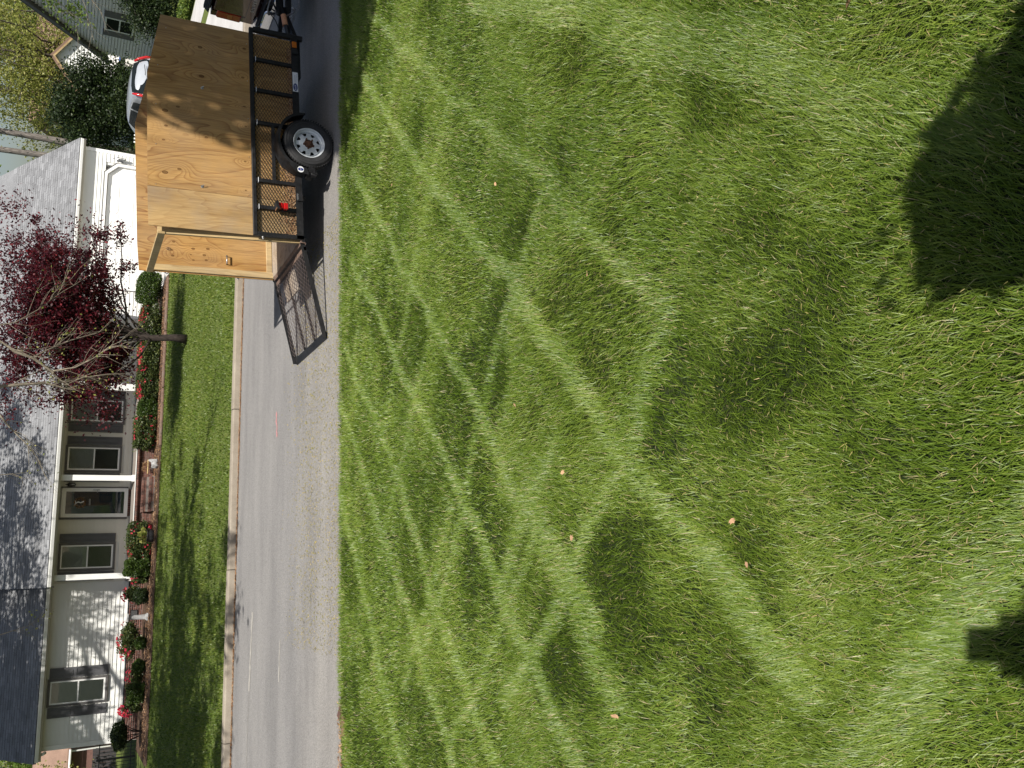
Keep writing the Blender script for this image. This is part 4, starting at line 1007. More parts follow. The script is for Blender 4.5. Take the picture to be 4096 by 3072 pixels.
m = MB(); m.bbox(-0.16, 0.02, -0.97, -0.36, 0.50, 0.68, 0.03); m.bbox(-0.16, 0.02, 0.36, 0.97, 0.50, 0.68, 0.03); m.bbox(-0.13, 0.02, -0.36, 0.36, 0.50, 0.60, 0.02)
bp_ = m.build('bumper', MAT['chrome'], truck, smooth=True, angle=40)
m = MB(); m.bbox(-0.15, 0.0, -0.96, 0.96, 0.682, 0.70, 0.006); m.build('step_pad', MAT['vinyl'], bp_)
m = MB(); m.box(-0.06, -0.05, -0.17, 0.17, 0.53, 0.68); m.build('number_plate', MAT['print_blue'], bp_)
m = MB(); m.tube([(-0.15, 0.34, 0.52), (-0.2, 0.34, 0.62), (-0.2, 0.2, 0.66), (-0.18, -0.1, 0.66)], 0.012, 8); m.build('wire_bail', MAT['steel'], truck, smooth=True)
m = MB(); m.bbox(-0.35, 0.3, -0.04, 0.04, 0.36, 0.44, 0.01); m.lathe([(0.0, 0.52), (0.025, 0.5), (0.02, 0.44), (0.0, 0.44)], 12, (-0.30, 0, 0), 'Z'); m.build('hitch', MAT['black'], truck)
# cab and bonnet (mostly outside the frame)
m = MB()
for a, b in ((2.05, 5.6),):
    prof = [(2.05, 0.50), (2.05, 1.42), (2.20, 1.48), (2.45, 1.93), (3.9, 1.93), (4.45, 1.46), (5.5, 1.36), (5.62, 1.1), (5.62, 0.5)]
    prof += [(4.95 + 0.43 * math.cos(t), 0.5 + 0.43 * math.sin(t)) for t in np.linspace(0, PI, 9)]
    m.prism(prof, -0.96, 0.96, 'Y')
m.build('cab', MAT['maroon'], truck)
m = MB(); m.box(0.2, 5.4, -0.7, 0.7, 0.40, 0.6); m.build('chassis', MAT['black'], truck)
for s in (-1, 1):
    y = 0.962 * s
    for pr in ([(2.35, 1.45), (2.58, 1.84), (3.1, 1.84), (3.1, 1.45)], [(3.2, 1.45), (3.2, 1.84), (3.85, 1.84), (4.25, 1.45)]):
        m = MB(); m.prism(pr, y - 0.004, y + 0.004, 'Y'); m.build('side_window', MAT['car_glass'], truck)
m = MB(); m.add([(2.19, -0.8, 1.50), (2.19, 0.8, 1.50), (2.42, 0.74, 1.89), (2.42, -0.74, 1.89)], [(0, 1, 2, 3)]); m.build('rear_window', MAT['car_glass'], truck)
def road_wheel(par, cx, cy, R=0.38, w=0.26, sgn=1):
    m = MB(); y = lambda d: cy + sgn * d
    m.lathe([(0.24, y(0.02)), (0.27, y(0)), (R - 0.03, y(0.01)), (R, y(0.04)), (R, y(w - 0.04)), (R - 0.03, y(w)), (0.2, y(w))], 36, (cx, 0, R), 'Y'); wh = m.build('wheel', MAT['tyre'], par, smooth=True, angle=40)
    m = MB(); m.lathe([(0.245, y(0.02)), (0.22, y(0.05)), (0.06, y(0.03)), (0.0, y(0.02))], 24, (cx, 0, R), 'Y'); m.build('rim', MAT['rim'], wh, smooth=True, angle=40)
for cx in (1.22, 4.95):
    road_wheel(truck, cx, -0.97, sgn=1); road_wheel(truck, cx, 0.97, sgn=-1)

# ================================================================== silver estate car on the neighbour's drive
car = thing('parked_car', 'silver hatchback car with tall red tail lamps parked beyond the trailer', 'car', (17.32, 29.6, 0.13), (0, 0, 0.05))
# cross-sections along y (rear = 0, front = 4.4): (y, half width, belt z, roof z, roof half width)
SEC = [(0.0, 0.80, 0.86, 0.95, 0.74), (0.06, 0.86, 0.95, 1.10, 0.72), (0.22, 0.90, 0.98, 1.42, 0.66), (0.45, 0.905, 0.99, 1.555, 0.64), (1.2, 0.91, 0.98, 1.60, 0.64), (2.2, 0.91, 0.96, 1.58, 0.64), (2.75, 0.91, 0.95, 1.40, 0.66), (3.2, 0.90, 0.95, 1.05, 0.72), (4.0, 0.86, 0.88, 0.92, 0.72), (4.4, 0.74, 0.70, 0.72, 0.64)]
bm = bmesh.new(); rows = []
for y, hw, bz, rz, rw in SEC:
    pts = [(hw * 0.93, 0.28), (hw, 0.55), (hw * 0.985, bz), (rw * 0.5 + hw * 0.47, bz + (rz - bz) * 0.35), (rw, rz - 0.05), (rw * 0.75, rz - 0.005), (0, rz + 0.015)]
    rows.append([bm.verts.new((x, y, z)) for x, z in pts] + [bm.verts.new((-x, y, z)) for x, z in pts[-2::-1]])
for a, b in zip(rows[:-1], rows[1:]):
    for i in range(len(a) - 1): bm.faces.new((a[i], a[i + 1], b[i + 1], b[i]))
    bm.faces.new((a[-1], a[0], b[0], b[-1]))
bm.faces.new(rows[0]); bm.faces.new(rows[-1][::-1])
m = MB(); m.bm(bm); cb = m.build('body', MAT['silver'], car, smooth=True, angle=50)
sb = cb.modifiers.new('smooth', 'SUBSURF'); sb.levels = 2; sb.render_levels = 2
m = MB(); m.add([(-0.66, 0.015, 0.98), (0.66, 0.015, 0.98), (0.70, 0.08, 1.16), (0.58, 0.30, 1.50), (0.30, 0.345, 1.535), (-0.30, 0.345, 1.535), (-0.58, 0.30, 1.50), (-0.70, 0.08, 1.16)], [tuple(range(8))])
m.build('rear_window', MAT['car_glass'], car)
for s in (-1, 1):
    m = MB(); m.tube([(0.80 * s, 0.075, 0.93), (0.79 * s, 0.085, 1.10), (0.715 * s, 0.17, 1.34), (0.655 * s, 0.27, 1.475)], [0.05, 0.055, 0.05, 0.035], 8); m.build('tail_lamp', MAT['red_lens'], car, smooth=True)
    y = s
    m = MB(); m.add([(0.895 * s, 0.62, 1.03), (0.885 * s, 0.48, 1.12), (0.78 * s, 0.60, 1.42), (0.745 * s, 1.1, 1.47), (0.885 * s, 1.1, 1.03)], [(0, 1, 2, 3, 4)]); m.build('side_window', MAT['car_glass'], car)
    m = MB(); m.add([(0.90 * s, 1.17, 1.03), (0.75 * s, 1.17, 1.47), (0.75 * s, 2.1, 1.46), (0.90 * s, 2.55, 1.02)], [(0, 1, 2, 3)]); m.build('side_window', MAT['car_glass'], car)
m = MB(); m.tube([(0, 0.0, 1.12), (0.1, -0.02, 1.12), (0.42, -0.0, 1.16)], 0.012, 6); m.build('wiper', MAT['black'], car)
m = MB(); m.bbox(-0.26, 0.26, -0.035, 0.01, 0.70, 0.82, 0.008); m.build('number_plate', MAT['sticker'], car)
m = MB(); m.bbox(-0.80, 0.80, -0.05, 0.12, 0.33, 0.60, 0.05); m.build('bumper', MAT['silver'], car, smooth=True, angle=40)
def car_wheel(cx, cy, sgn):
    m = MB(); x = lambda d: cx + sgn * d
    m.lathe([(0.19, x(0.02)), (0.22, x(0)), (0.31, x(0.01)), (0.33, x(0.04)), (0.33, x(0.2)), (0.2, x(0.22))], 28, (0, cy, 0.33), 'X'); wh = m.build('wheel', MAT['tyre'], car, smooth=True, angle=40)
    m = MB(); m.lathe([(0.2, x(0.02)), (0.17, x(0.05)), (0.05, x(0.03)), (0.0, x(0.02))], 20, (0, cy, 0.33), 'X'); m.build('rim', MAT['rim'], wh, smooth=True, angle=40)
for cy in (0.85, 3.45): car_wheel(-0.93, cy, 1); car_wheel(0.93, cy, -1)

# ================================================================== plants
def leaves_mesh(name, P, size, mat, parent, flat=0.0, aspect=0.55, tint=None, up=None, jitter=0.3):
    """one leaf-shaped kite per point, turned at random"""
    n = len(P)
    d = RNG.normal(size=(n, 3)); 
    if up is not None: d = d * (1 - up) + np.array([0, 0, -1.0]) * up
    d[:, 2] *= (1 - flat); d /= np.linalg.norm(d, axis=1)[:, None] + 1e-9
    r = RNG.normal(size=(n, 3)); e = np.cross(d, r); e /= np.linalg.norm(e, axis=1)[:, None] + 1e-9
    L = size * RNG.uniform(1 - jitter, 1 + jitter, n)[:, None]
    v = np.stack([P - d * L / 2, P + e * L * aspect / 2, P + d * L / 2, P - e * L * aspect / 2], 1).reshape(-1, 3)
    t = RNG.uniform(0, 1, n) if tint is None else tint
    return np_mesh(name, v, np.arange(4 * n), np.arange(n) * 4, np.full(n, 4), mat, parent, tint=np.repeat(t, 4))
def rand_ball(n, shell=0.5):
    d = RNG.normal(size=(n, 3)); d /= np.linalg.norm(d, axis=1)[:, None]
    r = (shell + (1 - shell) * RNG.uniform(0, 1, n)) ; r = r ** (1 / 3)
    return d * r[:, None]

def curve_pts(a, b, n, bend, rnd):
    a, b = Vector(a), Vector(b); out = []
    o = Vector((rnd.uniform(-1, 1), rnd.uniform(-1, 1), rnd.uniform(-0.3, 1))) * bend * (b - a).length
    for i in range(n + 1):
        t = i / n; p = a.lerp(b, t) + o * (4 * t * (1 - t)) * 0.5
        if 0 < i < n: p += Vector((rnd.uniform(-1, 1), rnd.uniform(-1, 1), rnd.uniform(-1, 1))) * (b - a).length * 0.025
        out.append(p)
    return out
def tree(name, label, base, trunk_pts, trunk_r, crowns, nleaf, leaf, leaf_mat, bark, group=None, limbs=14, twigs=7, seed=1, droop=0.0, cluster=0.35, cat='tree', twig_vis=1.0, leaf_frac=1.0, fork=0.35, limb_r=None, fill=0.0, clumps=0):
    """trunk, limbs that reach into the crown's lobes, twigs, and leaves clustered round the twig ends"""
    rnd = random.Random(seed); t = thing(name, label, cat, base, group=group)
    T = MB(); tp = [Vector(p) for p in trunk_pts]; k = len(tp)
    rad = [trunk_r * (1.35 if i == 0 else 1.0) * (1 - 0.55 * i / (k - 1)) for i in range(k)]
    T.tube(tp, rad, 12); T.build('trunk', bark, t, smooth=True)
    B = MB(); tips = []
    tot = sum(c[4] if len(c) > 4 else 1 for c in crowns)
    for c in crowns:
        cc = Vector(c[0]); rx, ry, rz = c[1:4]; share = (c[4] if len(c) > 4 else 1) / tot
        for i in range(max(2, int(limbs * share))):
            u = rnd.uniform(fork, 1.0); j = min(int(u * (k - 1)), k - 2); f = u * (k - 1) - j
            st = tp[j].lerp(tp[j + 1], f)
            d = Vector((rnd.gauss(0, 1), rnd.gauss(0, 1), rnd.gauss(0.1, 0.9))).normalized(); q = rnd.uniform(0.35, 0.8)
            en = cc + Vector((d.x * rx, d.y * ry, d.z * rz)) * q
            pts = curve_pts(st, en, 5, 0.22, rnd); r0 = (limb_r or trunk_r * 0.36) * rnd.uniform(0.7, 1.1)
            B.tube(pts, [r0 * (1 - 0.82 * s / 5) for s in range(6)], 6, False)
            for w in range(twigs):
                s = rnd.uniform(0.35, 1.0); jj = min(int(s * 5), 4); p0 = pts[jj].lerp(pts[jj + 1], s * 5 - jj)
                d = Vector((rnd.gauss(0, 1), rnd.gauss(0, 1), rnd.gauss(0, 0.9))).normalized()
                p1 = p0 + Vector((d.x * rx, d.y * ry, d.z * rz)) * rnd.uniform(0.18, 0.48) - Vector((0, 0, droop * rz * rnd.random()))
                tw = curve_pts(p0, p1, 3, 0.2, rnd); rr = r0 * 0.22 * (0.6 + 0.4 * (1 - s))
                B.tube(tw, [rr, rr * 0.7, rr * 0.45, rr * 0.2], 4, False)
                tips += tw[1:]
    B.build('branches', bark, t, smooth=True)
    tips = np.array([p[:] for p in tips])
    if nleaf:
        use = tips[RNG.permutation(len(tips))[:max(1, int(len(tips) * leaf_frac))]]
        c = use[RNG.integers(0, len(use), nleaf)]; sc = np.array([np.mean([q[i] for q in crowns]) for i in (1, 2, 3)])
        P = c + RNG.normal(size=(nleaf, 3)) * sc * cluster * 0.33
        if fill:                                                # sprays of leaf between the twigs fill the lobes out
            nf = int(nleaf * fill); w_ = np.array([q[1] * q[2] * q[3] for q in crowns]); ci = RNG.choice(len(crowns), nf, p=w_ / w_.sum())
            cen = np.array([q[0] for q in crowns])[ci]; rr_ = np.array([q[1:4] for q in crowns])[ci]
            if clumps:
                kc = RNG.choice(len(crowns), clumps, p=w_ / w_.sum()); cc_ = np.array([q[0] for q in crowns])[kc] + rand_ball(clumps, 0.05) * np.array([q[1:4] for q in crowns])[kc]
                P[:nf] = cc_[RNG.integers(0, clumps, nf)] + RNG.normal(size=(nf, 3)) * 0.27 * RNG.uniform(0.5, 1.3, clumps)[RNG.integers(0, clumps, nf)][:, None]
            else: P[:nf] = cen + rand_ball(nf, 0.05) * rr_
        lt = np.clip(RNG.normal(0.5, 0.27, nleaf), 0, 1)
        leaves_mesh('crown', P, leaf, leaf_mat, t, up=0.15, tint=lt)
    return t

def shrub(name, label, base, radii, nleaf, leaf, mat, shape='ball', flowers=0, fl_top=True, group=None, cat='shrub', fsize=0.05, stems=5, seed=0, lumps=6):
    rnd = random.Random(seed + 17); t = thing(name, label, cat, base, group=group)
    rx, ry, rz = radii
    S_ = MB()
    for i in range(stems):
        a = 2 * PI * i / stems + rnd.uniform(-0.4, 0.4)
        S_.tube([(0.04 * math.cos(a), 0.04 * math.sin(a), 0), (rx * 0.3 * math.cos(a), ry * 0.3 * math.sin(a), rz * 0.7), (rx * 0.65 * math.cos(a), ry * 0.65 * math.sin(a), rz * 1.3)], [0.018, 0.013, 0.006], 5)
    S_.build('stems', MAT['bark_dark'], t)
    nleaf = int(nleaf * 1.5); leaf *= 1.55
    p = rand_ball(nleaf, 0.12)
    if shape == 'box':
        p = RNG.uniform(-1, 1, (nleaf * 3, 3)); q = (np.abs(p) ** 5).sum(1); p = p[(q < 1) & (q > 0.02)][:nleaf]; nleaf = len(p)
    if shape == 'loose':
        c = rand_ball(lumps, 0.3) * 0.62; p = c[RNG.integers(0, lumps, nleaf)] + p * RNG.uniform(0.35, 0.6, nleaf)[:, None]
    else:                                                       # uneven outline
        ph = RNG.uniform(0, 6, 6)
        p *= (1 + 0.08 * np.sin(4 * p[:, 0] + ph[0]) * np.cos(5 * p[:, 1] + ph[1]) + 0.08 * np.sin(7 * p[:, 2] + 3 * p[:, 0] + ph[2]) + 0.16 * (RNG.uniform(0, 1, len(p)) < (0.04 if mat is not MAT['leaf_box'] else 0.02)))[:, None]
    P = p * np.array(radii) + np.array([0, 0, rz * 1.02])
    P = P[P[:, 2] > 0.02]
    leaves_mesh('foliage', P, leaf, mat, t)
    if flowers:
        q = rand_ball(flowers, 0.8)
        if fl_top: q[:, 2] = np.abs(q[:, 2]) ** 0.6
        c = q[RNG.integers(0, max(2, flowers // 6), flowers)]; q = c + RNG.normal(size=(flowers, 3)) * 0.10
        q = q / np.maximum(0.92, np.linalg.norm(q, axis=1))[:, None] * 1.04
        if shape == 'box': q = np.sign(q) * np.abs(q) ** 0.42 * 0.95
        Q = q * np.array(radii) + np.array([0, 0, rz * 1.02]); Q[:, 1] -= 0.02
        leaves_mesh('blossom', Q, fsize, MAT['flower'], t, aspect=0.9)
    return t

LZ = 0.19
# planting bed, right to left
shrub('topiary_shrub', 'large round clipped evergreen beside the garage, tallest of the bed', (10.05, 31.2, LZ), (0.70, 0.6, 0.46), 9000, 0.035, MAT['leaf_box'], 'ball', stems=4, seed=1)
shrub('azalea', 'long azalea hedge right of the red maple trunk, coral blossom along its top', (8.35, 31.3, LZ), (1.05, 0.55, 0.36), 9000, 0.045, MAT['leaf_azalea'], 'box', 520, seed=2, fsize=0.06, stems=9)
shrub('azalea', 'long azalea hedge left of the red maple trunk, red blossom along its top', (6.75, 31.3, LZ), (0.72, 0.5, 0.35), 7500, 0.045, MAT['leaf_azalea'], 'box', 420, seed=3, fsize=0.06, stems=8)
shrub('boxwood', 'bright green square clipped boxwood between two red azaleas under the windows', (5.74, 31.2, LZ), (0.34, 0.36, 0.31), 6500, 0.03, MAT['leaf_box'], 'box', seed=4)
shrub('azalea', 'loose azalea with few red flowers next to the bare brick porch', (4.90, 31.2, LZ), (0.55, 0.45, 0.36), 5200, 0.045, MAT['leaf_azalea'], 'box', 130, False, seed=5, fsize=0.06)
shrub('azalea', 'pink flowering azalea left of the brick steps behind a black pot', (1.25, 31.05, LZ), (0.58, 0.42, 0.37), 4200, 0.045, MAT['leaf_azalea'], 'box', 230, False, seed=6, fsize=0.06)
shrub('boxwood', 'tall square clipped boxwood in front of the left porch post', (0.38, 31.0, LZ), (0.31, 0.33, 0.40), 7500, 0.03, MAT['leaf_box'], 'box', seed=7)
shrub('azalea', 'small thin pink azalea just left of the tall square boxwood', (-0.05, 31.3, LZ), (0.16, 0.2, 0.28), 700, 0.045, MAT['leaf_azalea'], 'loose', 60, seed=8, fsize=0.06)
shrub('azalea', 'orange-red azalea rising behind a dark round bush near the wall vent', (-0.48, 31.6, LZ), (0.30, 0.3, 0.40), 1800, 0.045, MAT['leaf_azalea'], 'loose', 90, seed=9, fsize=0.06)
shrub('boxwood', 'dark round bush directly beside the black wall vent', (-0.55, 31.1, LZ), (0.26, 0.28, 0.24), 3600, 0.03, MAT['leaf_ever'], 'ball', seed=10)
shrub('azalea', 'leggy azalea arching over the two small boxwoods left of the stone pedestal', (-1.95, 31.7, LZ + 0.12), (0.66, 0.35, 0.36), 3000, 0.045, MAT['leaf_azalea'], 'loose', 150, seed=11, fsize=0.06, lumps=14, stems=8)
shrub('boxwood', 'small boxwood ball nearest the fluted stone pedestal', (-2.02, 31.0, LZ), (0.21, 0.22, 0.19), 3000, 0.03, MAT['leaf_box'], 'ball', seed=12)
shrub('boxwood', 'middle boxwood ball of the three left of the pedestal', (-2.76, 31.0, LZ), (0.24, 0.24, 0.21), 3400, 0.03, MAT['leaf_box'], 'ball', seed=13)
shrub('azalea', 'sparse red azalea between the two larger boxwood balls', (-3.1, 31.55, LZ), (0.30, 0.3, 0.28), 700, 0.045, MAT['leaf_azalea'], 'loose', 60, seed=14, fsize=0.06)
shrub('boxwood', 'largest boxwood ball under the left wing window', (-3.55, 31.0, LZ), (0.31, 0.3, 0.27), 4600, 0.03, MAT['leaf_box'], 'box', seed=15)
shrub('azalea', 'crimson azalea in full flower left of the largest boxwood ball', (-4.08, 31.3, LZ), (0.22, 0.25, 0.36), 1300, 0.045, MAT['leaf_azalea'], 'loose', 220, seed=16, fsize=0.06)
t_ = shrub('corner_shrub', 'dark multi-stemmed shrub with a flat crown at the left house corner', (-4.82, 31.2, LZ + 0.42), (0.46, 0.42, 0.24), 4200, 0.04, MAT['leaf_ever'], 'ball', seed=17, stems=2)
m = MB()
for a in range(7): m.tube([(0.05 * math.cos(a), 0.05 * math.sin(a), -0.42), (0.15 * math.cos(a * 0.9), 0.15 * math.sin(a * 0.9), -0.15), (0.36 * math.cos(a * 0.9), 0.3 * math.sin(a * 0.9), 0.2)], [0.02, 0.015, 0.008], 5)
m.build('trunks', MAT['bark_dark'], t_)
# flowers and bow of the wreath
P = np.stack([0.15 * np.cos(np.linspace(0, 2 * PI, 260)), np.full(260, -0.02), 0.15 * np.sin(np.linspace(0, 2 * PI, 260))], 1) + RNG.normal(size=(260, 3)) * 0.022
leaves_mesh('dried_flowers', P, 0.05, MAT['litter'], wr)
m = MB(); m.tube([(-0.02, -0.04, 0.13), (0.03, -0.06, 0.06), (0.0, -0.05, -0.02), (0.05, -0.05, -0.12)], 0.02, 6); m.tube([(0.0, -0.05, 0.12), (0.08, -0.05, 0.16), (0.0, -0.05, 0.13), (-0.08, -0.05, 0.16)], 0.018, 6); m.build('bow', MAT['sticker'], wr, smooth=True)

# pots, statue, pedestal, timbers in the bed
pot = thing('flower_pot', 'black ribbed pot of pale green leaves in front of the pink azalea', 'plant pot', (1.37, 30.35, 0.17))
m = MB()
pr_ = [(0.0, 0.0), (0.15, 0.0), (0.19, 0.05), (0.21, 0.14), (0.19, 0.22), (0.215, 0.235), (0.20, 0.25), (0.17, 0.23), (0.0, 0.22)]
n = 40; vs = []; fs = []
for k in range(n):
    a = 2 * PI * k / n; w = 1 + 0.05 * math.cos(8 * a)
    for r, z in pr_: vs.append((r * w * math.cos(a), r * w * math.sin(a), z))
L_ = len(pr_)
for k in range(n):
    for i in range(L_ - 1): fs.append((k * L_ + i, k * L_ + i + 1, ((k + 1) % n) * L_ + i + 1, ((k + 1) % n) * L_ + i))
m.add(vs, fs); m.build('pot', MAT['vinyl'], pot, smooth=True)
P = rand_ball(60, 0.5) * np.array([0.25, 0.2, 0.14]) + np.array([0, 0, 0.34]); leaves_mesh('leaves', P, 0.13, MAT['leaf_young'], pot, aspect=0.7)
st = thing('garden_statue', 'pale grey stone animal ornament resting beside the brick steps', 'statue', (3.70, 30.25, 0.17), (0, 0, 0.3))
me = bpy.data.meshes.new('body'); sk_v = [(0, 0, 0.08), (0.07, 0, 0.12), (0.12, 0, 0.2), (0.17, 0, 0.235), (-0.09, 0, 0.10), (-0.14, 0, 0.05), (0.06, 0.07, 0.03), (0.06, -0.07, 0.03), (0.13, 0.03, 0.30), (0.13, -0.03, 0.30)]
me.from_pydata(sk_v, [(0, 1), (1, 2), (2, 3), (0, 4), (4, 5), (1, 6), (1, 7), (2, 8), (2, 9)], []); me.materials.append(MAT['stone'])
o = bpy.data.objects.new('body', me); link(o, st); md = o.modifiers.new('skin', 'SKIN'); o.modifiers.new('sub', 'SUBSURF').levels = 2
for v, r in zip(me.skin_vertices[0].data, (0.11, 0.09, 0.06, 0.045, 0.1, 0.05, 0.035, 0.035, 0.018, 0.018)): v.radius = (r, r)
me.skin_vertices[0].data[0].use_root = True
bsk = thing('wire_planter', 'dry brown plant in a shallow pale planter on the brick porch wall', 'planter', (3.72, 31.3, 0.42))
m = MB(); m.bbox(-0.24, 0.24, -0.14, 0.02, -0.03, 0.0, 0.006); m.build('tray', MAT['lumber'], bsk)
P = rand_ball(160, 0.2) * np.array([0.2, 0.09, 0.09]) + np.array([0, -0.06, 0.07]); leaves_mesh('dry_stems', P, 0.12, MAT['litter'], bsk, aspect=0.12)
ped = thing('stone_pedestal', 'weathered fluted stone pedestal standing against the brick left of the vent', 'pedestal', (-1.21, 31.0, 0.19))
m = MB(); m.bbox(-0.12, 0.12, -0.12, 0.12, 0, 0.05, 0.01); m.bbox(-0.10, 0.10, -0.10, 0.10, 0.05, 0.08, 0.01); m.bbox(-0.13, 0.13, -0.13, 0.13, 0.59, 0.64, 0.01)
n = 48; vs = []; fs = []
for z, r in ((0.08, 0.085), (0.14, 0.078), (0.52, 0.068), (0.56, 0.085), (0.59, 0.10)):
    for k in range(n): a = 2 * PI * k / n; w = r * (1 - 0.09 * abs(math.sin(a * 8))); vs.append((w * math.cos(a), w * math.sin(a), z))
for i in range(4):
    for k in range(n): fs.append((i * n + k, i * n + (k + 1) % n, (i + 1) * n + (k + 1) % n, (i + 1) * n + k))
m.add(vs, fs); m.build('column', MAT['stone'], ped, smooth=True, angle=30)
for i, x in enumerate((2.35 + 1.9, 6.2, 8.15)):
    lg = MB(); lg.tube([(0, 0, 0), (0.6, 0.01, 0.004), (1.2, -0.01, 0), (1.9, 0.0, 0)], 0.062, 8); o = lg.build('edging_log', MAT['timber'], None, smooth=True)
    o.location = (x, 29.72 + 0.02 * i, 0.17); tag(o, ('brown edging log along the bed nearest the brick steps', 'brown edging log below the red maple trunk', 'brown edging log below the round clipped evergreen')[i], 'edging log', 'logs edging the planting bed')

# black metal fence at the left end of the house
fe = thing('metal_fence', 'black metal picket fence joining the left corner of the white house', 'fence', (-5.35, 34.0, 0.12))
for z in (0.14, 1.12):
    m = MB(); m.box(-6.0, 0, -0.015, 0.015, z, z + 0.03); m.build('rail', MAT['black'], fe)
m = MB(); m.box(-0.008, 0.008, -0.008, 0.008, 0.03, 1.15); pk = None
for i in range(52):
    if pk is None: pk = m.build('picket', MAT['black'], fe); pk.location = (-0.05, 0, 0)
    else: same(pk, 'picket', fe, (-0.05 - 0.115 * i, 0, 0))
for x in (-0.62, -2.4, -4.2, -5.98):
    m = MB(); m.box(x - 0.03, x + 0.03, -0.03, 0.03, 0, 1.22); m.build('post', MAT['black'], fe)

# ---- the red maple on the opposite lawn
tree('red_maple', 'dark red leaved maple on the far lawn in front of the porch', (6.48, 24.4, 0.11),
     [(0, 0, 0), (0.02, 0, 0.35), (-0.03, 0.05, 0.95), (0.05, 0.1, 1.5), (0.25, 0.1, 2.1), (0.35, 0.1, 2.9), (0.45, 0.1, 3.8)], 0.105,
     [((0.4, 0.1, 3.5), 2.2, 1.9, 1.5, 3), ((-1.35, 0.0, 2.6), 1.1, 1.1, 1.1, 1.3), ((2.1, 0.2, 2.75), 1.35, 1.2, 0.95, 1.2), ((-0.5, 0.2, 1.75), 0.8, 0.7, 0.45, 0.6), ((0.9, 0.2, 4.6), 1.8, 1.5, 1.2, 1), ((2.6, 0.1, 2.1), 0.8, 0.7, 0.5, 0.3), ((-1.3, 0, 4.3), 1.5, 1.4, 1.2, 0.8), ((2.6, 0, 4.2), 1.5, 1.4, 1.0, 0.7), ((-1.7, -0.2, 2.15), 0.9, 0.9, 0.7, 0.6)],
     52000, 0.082, MAT['maple_red'], MAT['bark_dark'], limbs=84, twigs=9, seed=4, fill=0.30, clumps=110, cluster=0.19, fork=0.3, limb_r=0.032, droop=0.25)

# ---- trees behind the houses
for i, (lab, x, y, h, r, cr, n, lf, mat, lean) in enumerate([
    ('tall grey trunk behind the garage roof, nearer the dark evergreen than its twin', 24.1, 50, 15, 0.24, 4.5, 9000, 0.17, 'leaf_mid', 0.05),
    ('tall grey trunk behind the garage roof, closest to the sky gap', 23.0, 49.5, 15, 0.23, 4.2, 8000, 0.17, 'leaf_mid', -0.35),
    ('pale yellow-green budding tree above the white gabled house', 31.0, 52.5, 12, 0.24, 5.0, 14000, 0.15, 'leaf_young', -0.6),
    ('yellow-green tree behind the dark evergreen, its crown full of fresh leaf', 29.5, 56, 12, 0.25, 5.5, 15000, 0.16, 'leaf_young', 0.4),
    ('leafy tree at the right edge above the shaded gable', 38.5, 58, 13, 0.26, 6.0, 15000, 0.17, 'leaf_young', 0.3),
    ('far mid green tree over the ridge of the garage', 27, 75, 15, 0.3, 7.0, 13000, 0.24, 'leaf_mid', 0.0),
    ('far mid green tree behind the yellow-green crowns', 50, 80, 15, 0.3, 7.5, 13000, 0.24, 'leaf_mid', 0.0)]):
    low = 0.62 * h if i < 2 else 0.10 * h
    tree('background_tree', lab, (x, y, 0.1), [(0, 0, 0), (lean * 0.15, 0, h * 0.15), (lean * 0.45, 0, h * 0.4), (lean, 0.2, h * (0.95 if i < 2 else 0.75))], r * (1.1 if i < 2 else 1),
         [((lean, 0, h * (0.80 if i < 2 else 0.62)), cr, cr, h * (0.2 if i < 2 else 0.34), 3), ((lean - cr * 0.5, 0.3, low + h * 0.16), cr * 0.6, cr * 0.6, h * 0.16, 1.2), ((lean + cr * 0.5, -0.3, low + h * 0.13), cr * 0.6, cr * 0.6, h * 0.15, 1.2)],
         n, lf, MAT[mat], MAT['bark_grey' if i < 2 else 'bark'], group='trees behind the houses', limbs=26, twigs=6, seed=20 + i, cluster=0.42, fork=0.72 if i < 2 else 0.35)
for i, (lab, x, y, h, cr, mat) in enumerate([
    ('small bright green tree left of the white house by the fence', -8.3, 41, 3.6, 1.3, 'leaf_young'),
    ('mid green tree behind the brown shed left of the house', -9.5, 52, 7, 3.0, 'leaf_mid'),
    ('yellowish tree just over the left end of the roof', -8.0, 60, 9, 3.2, 'leaf_young'),
    ('blue-green tree furthest left behind the house', -14.5, 66, 9, 3.5, 'leaf_mid')]):
    tree('garden_tree', lab, (x, y, 0.1), [(0, 0, 0), (0.1, 0, h * 0.3), (0, 0.1, h * 0.7)], 0.03 * h * 0.6, [((0, 0, h * 0.55), cr, cr, h * 0.42, 1)], 5200, 0.05 + 0.018 * h, MAT[mat], MAT['bark'], group='trees left of the house', limbs=22, twigs=6, seed=50 + i, cluster=0.5, fork=0.15)
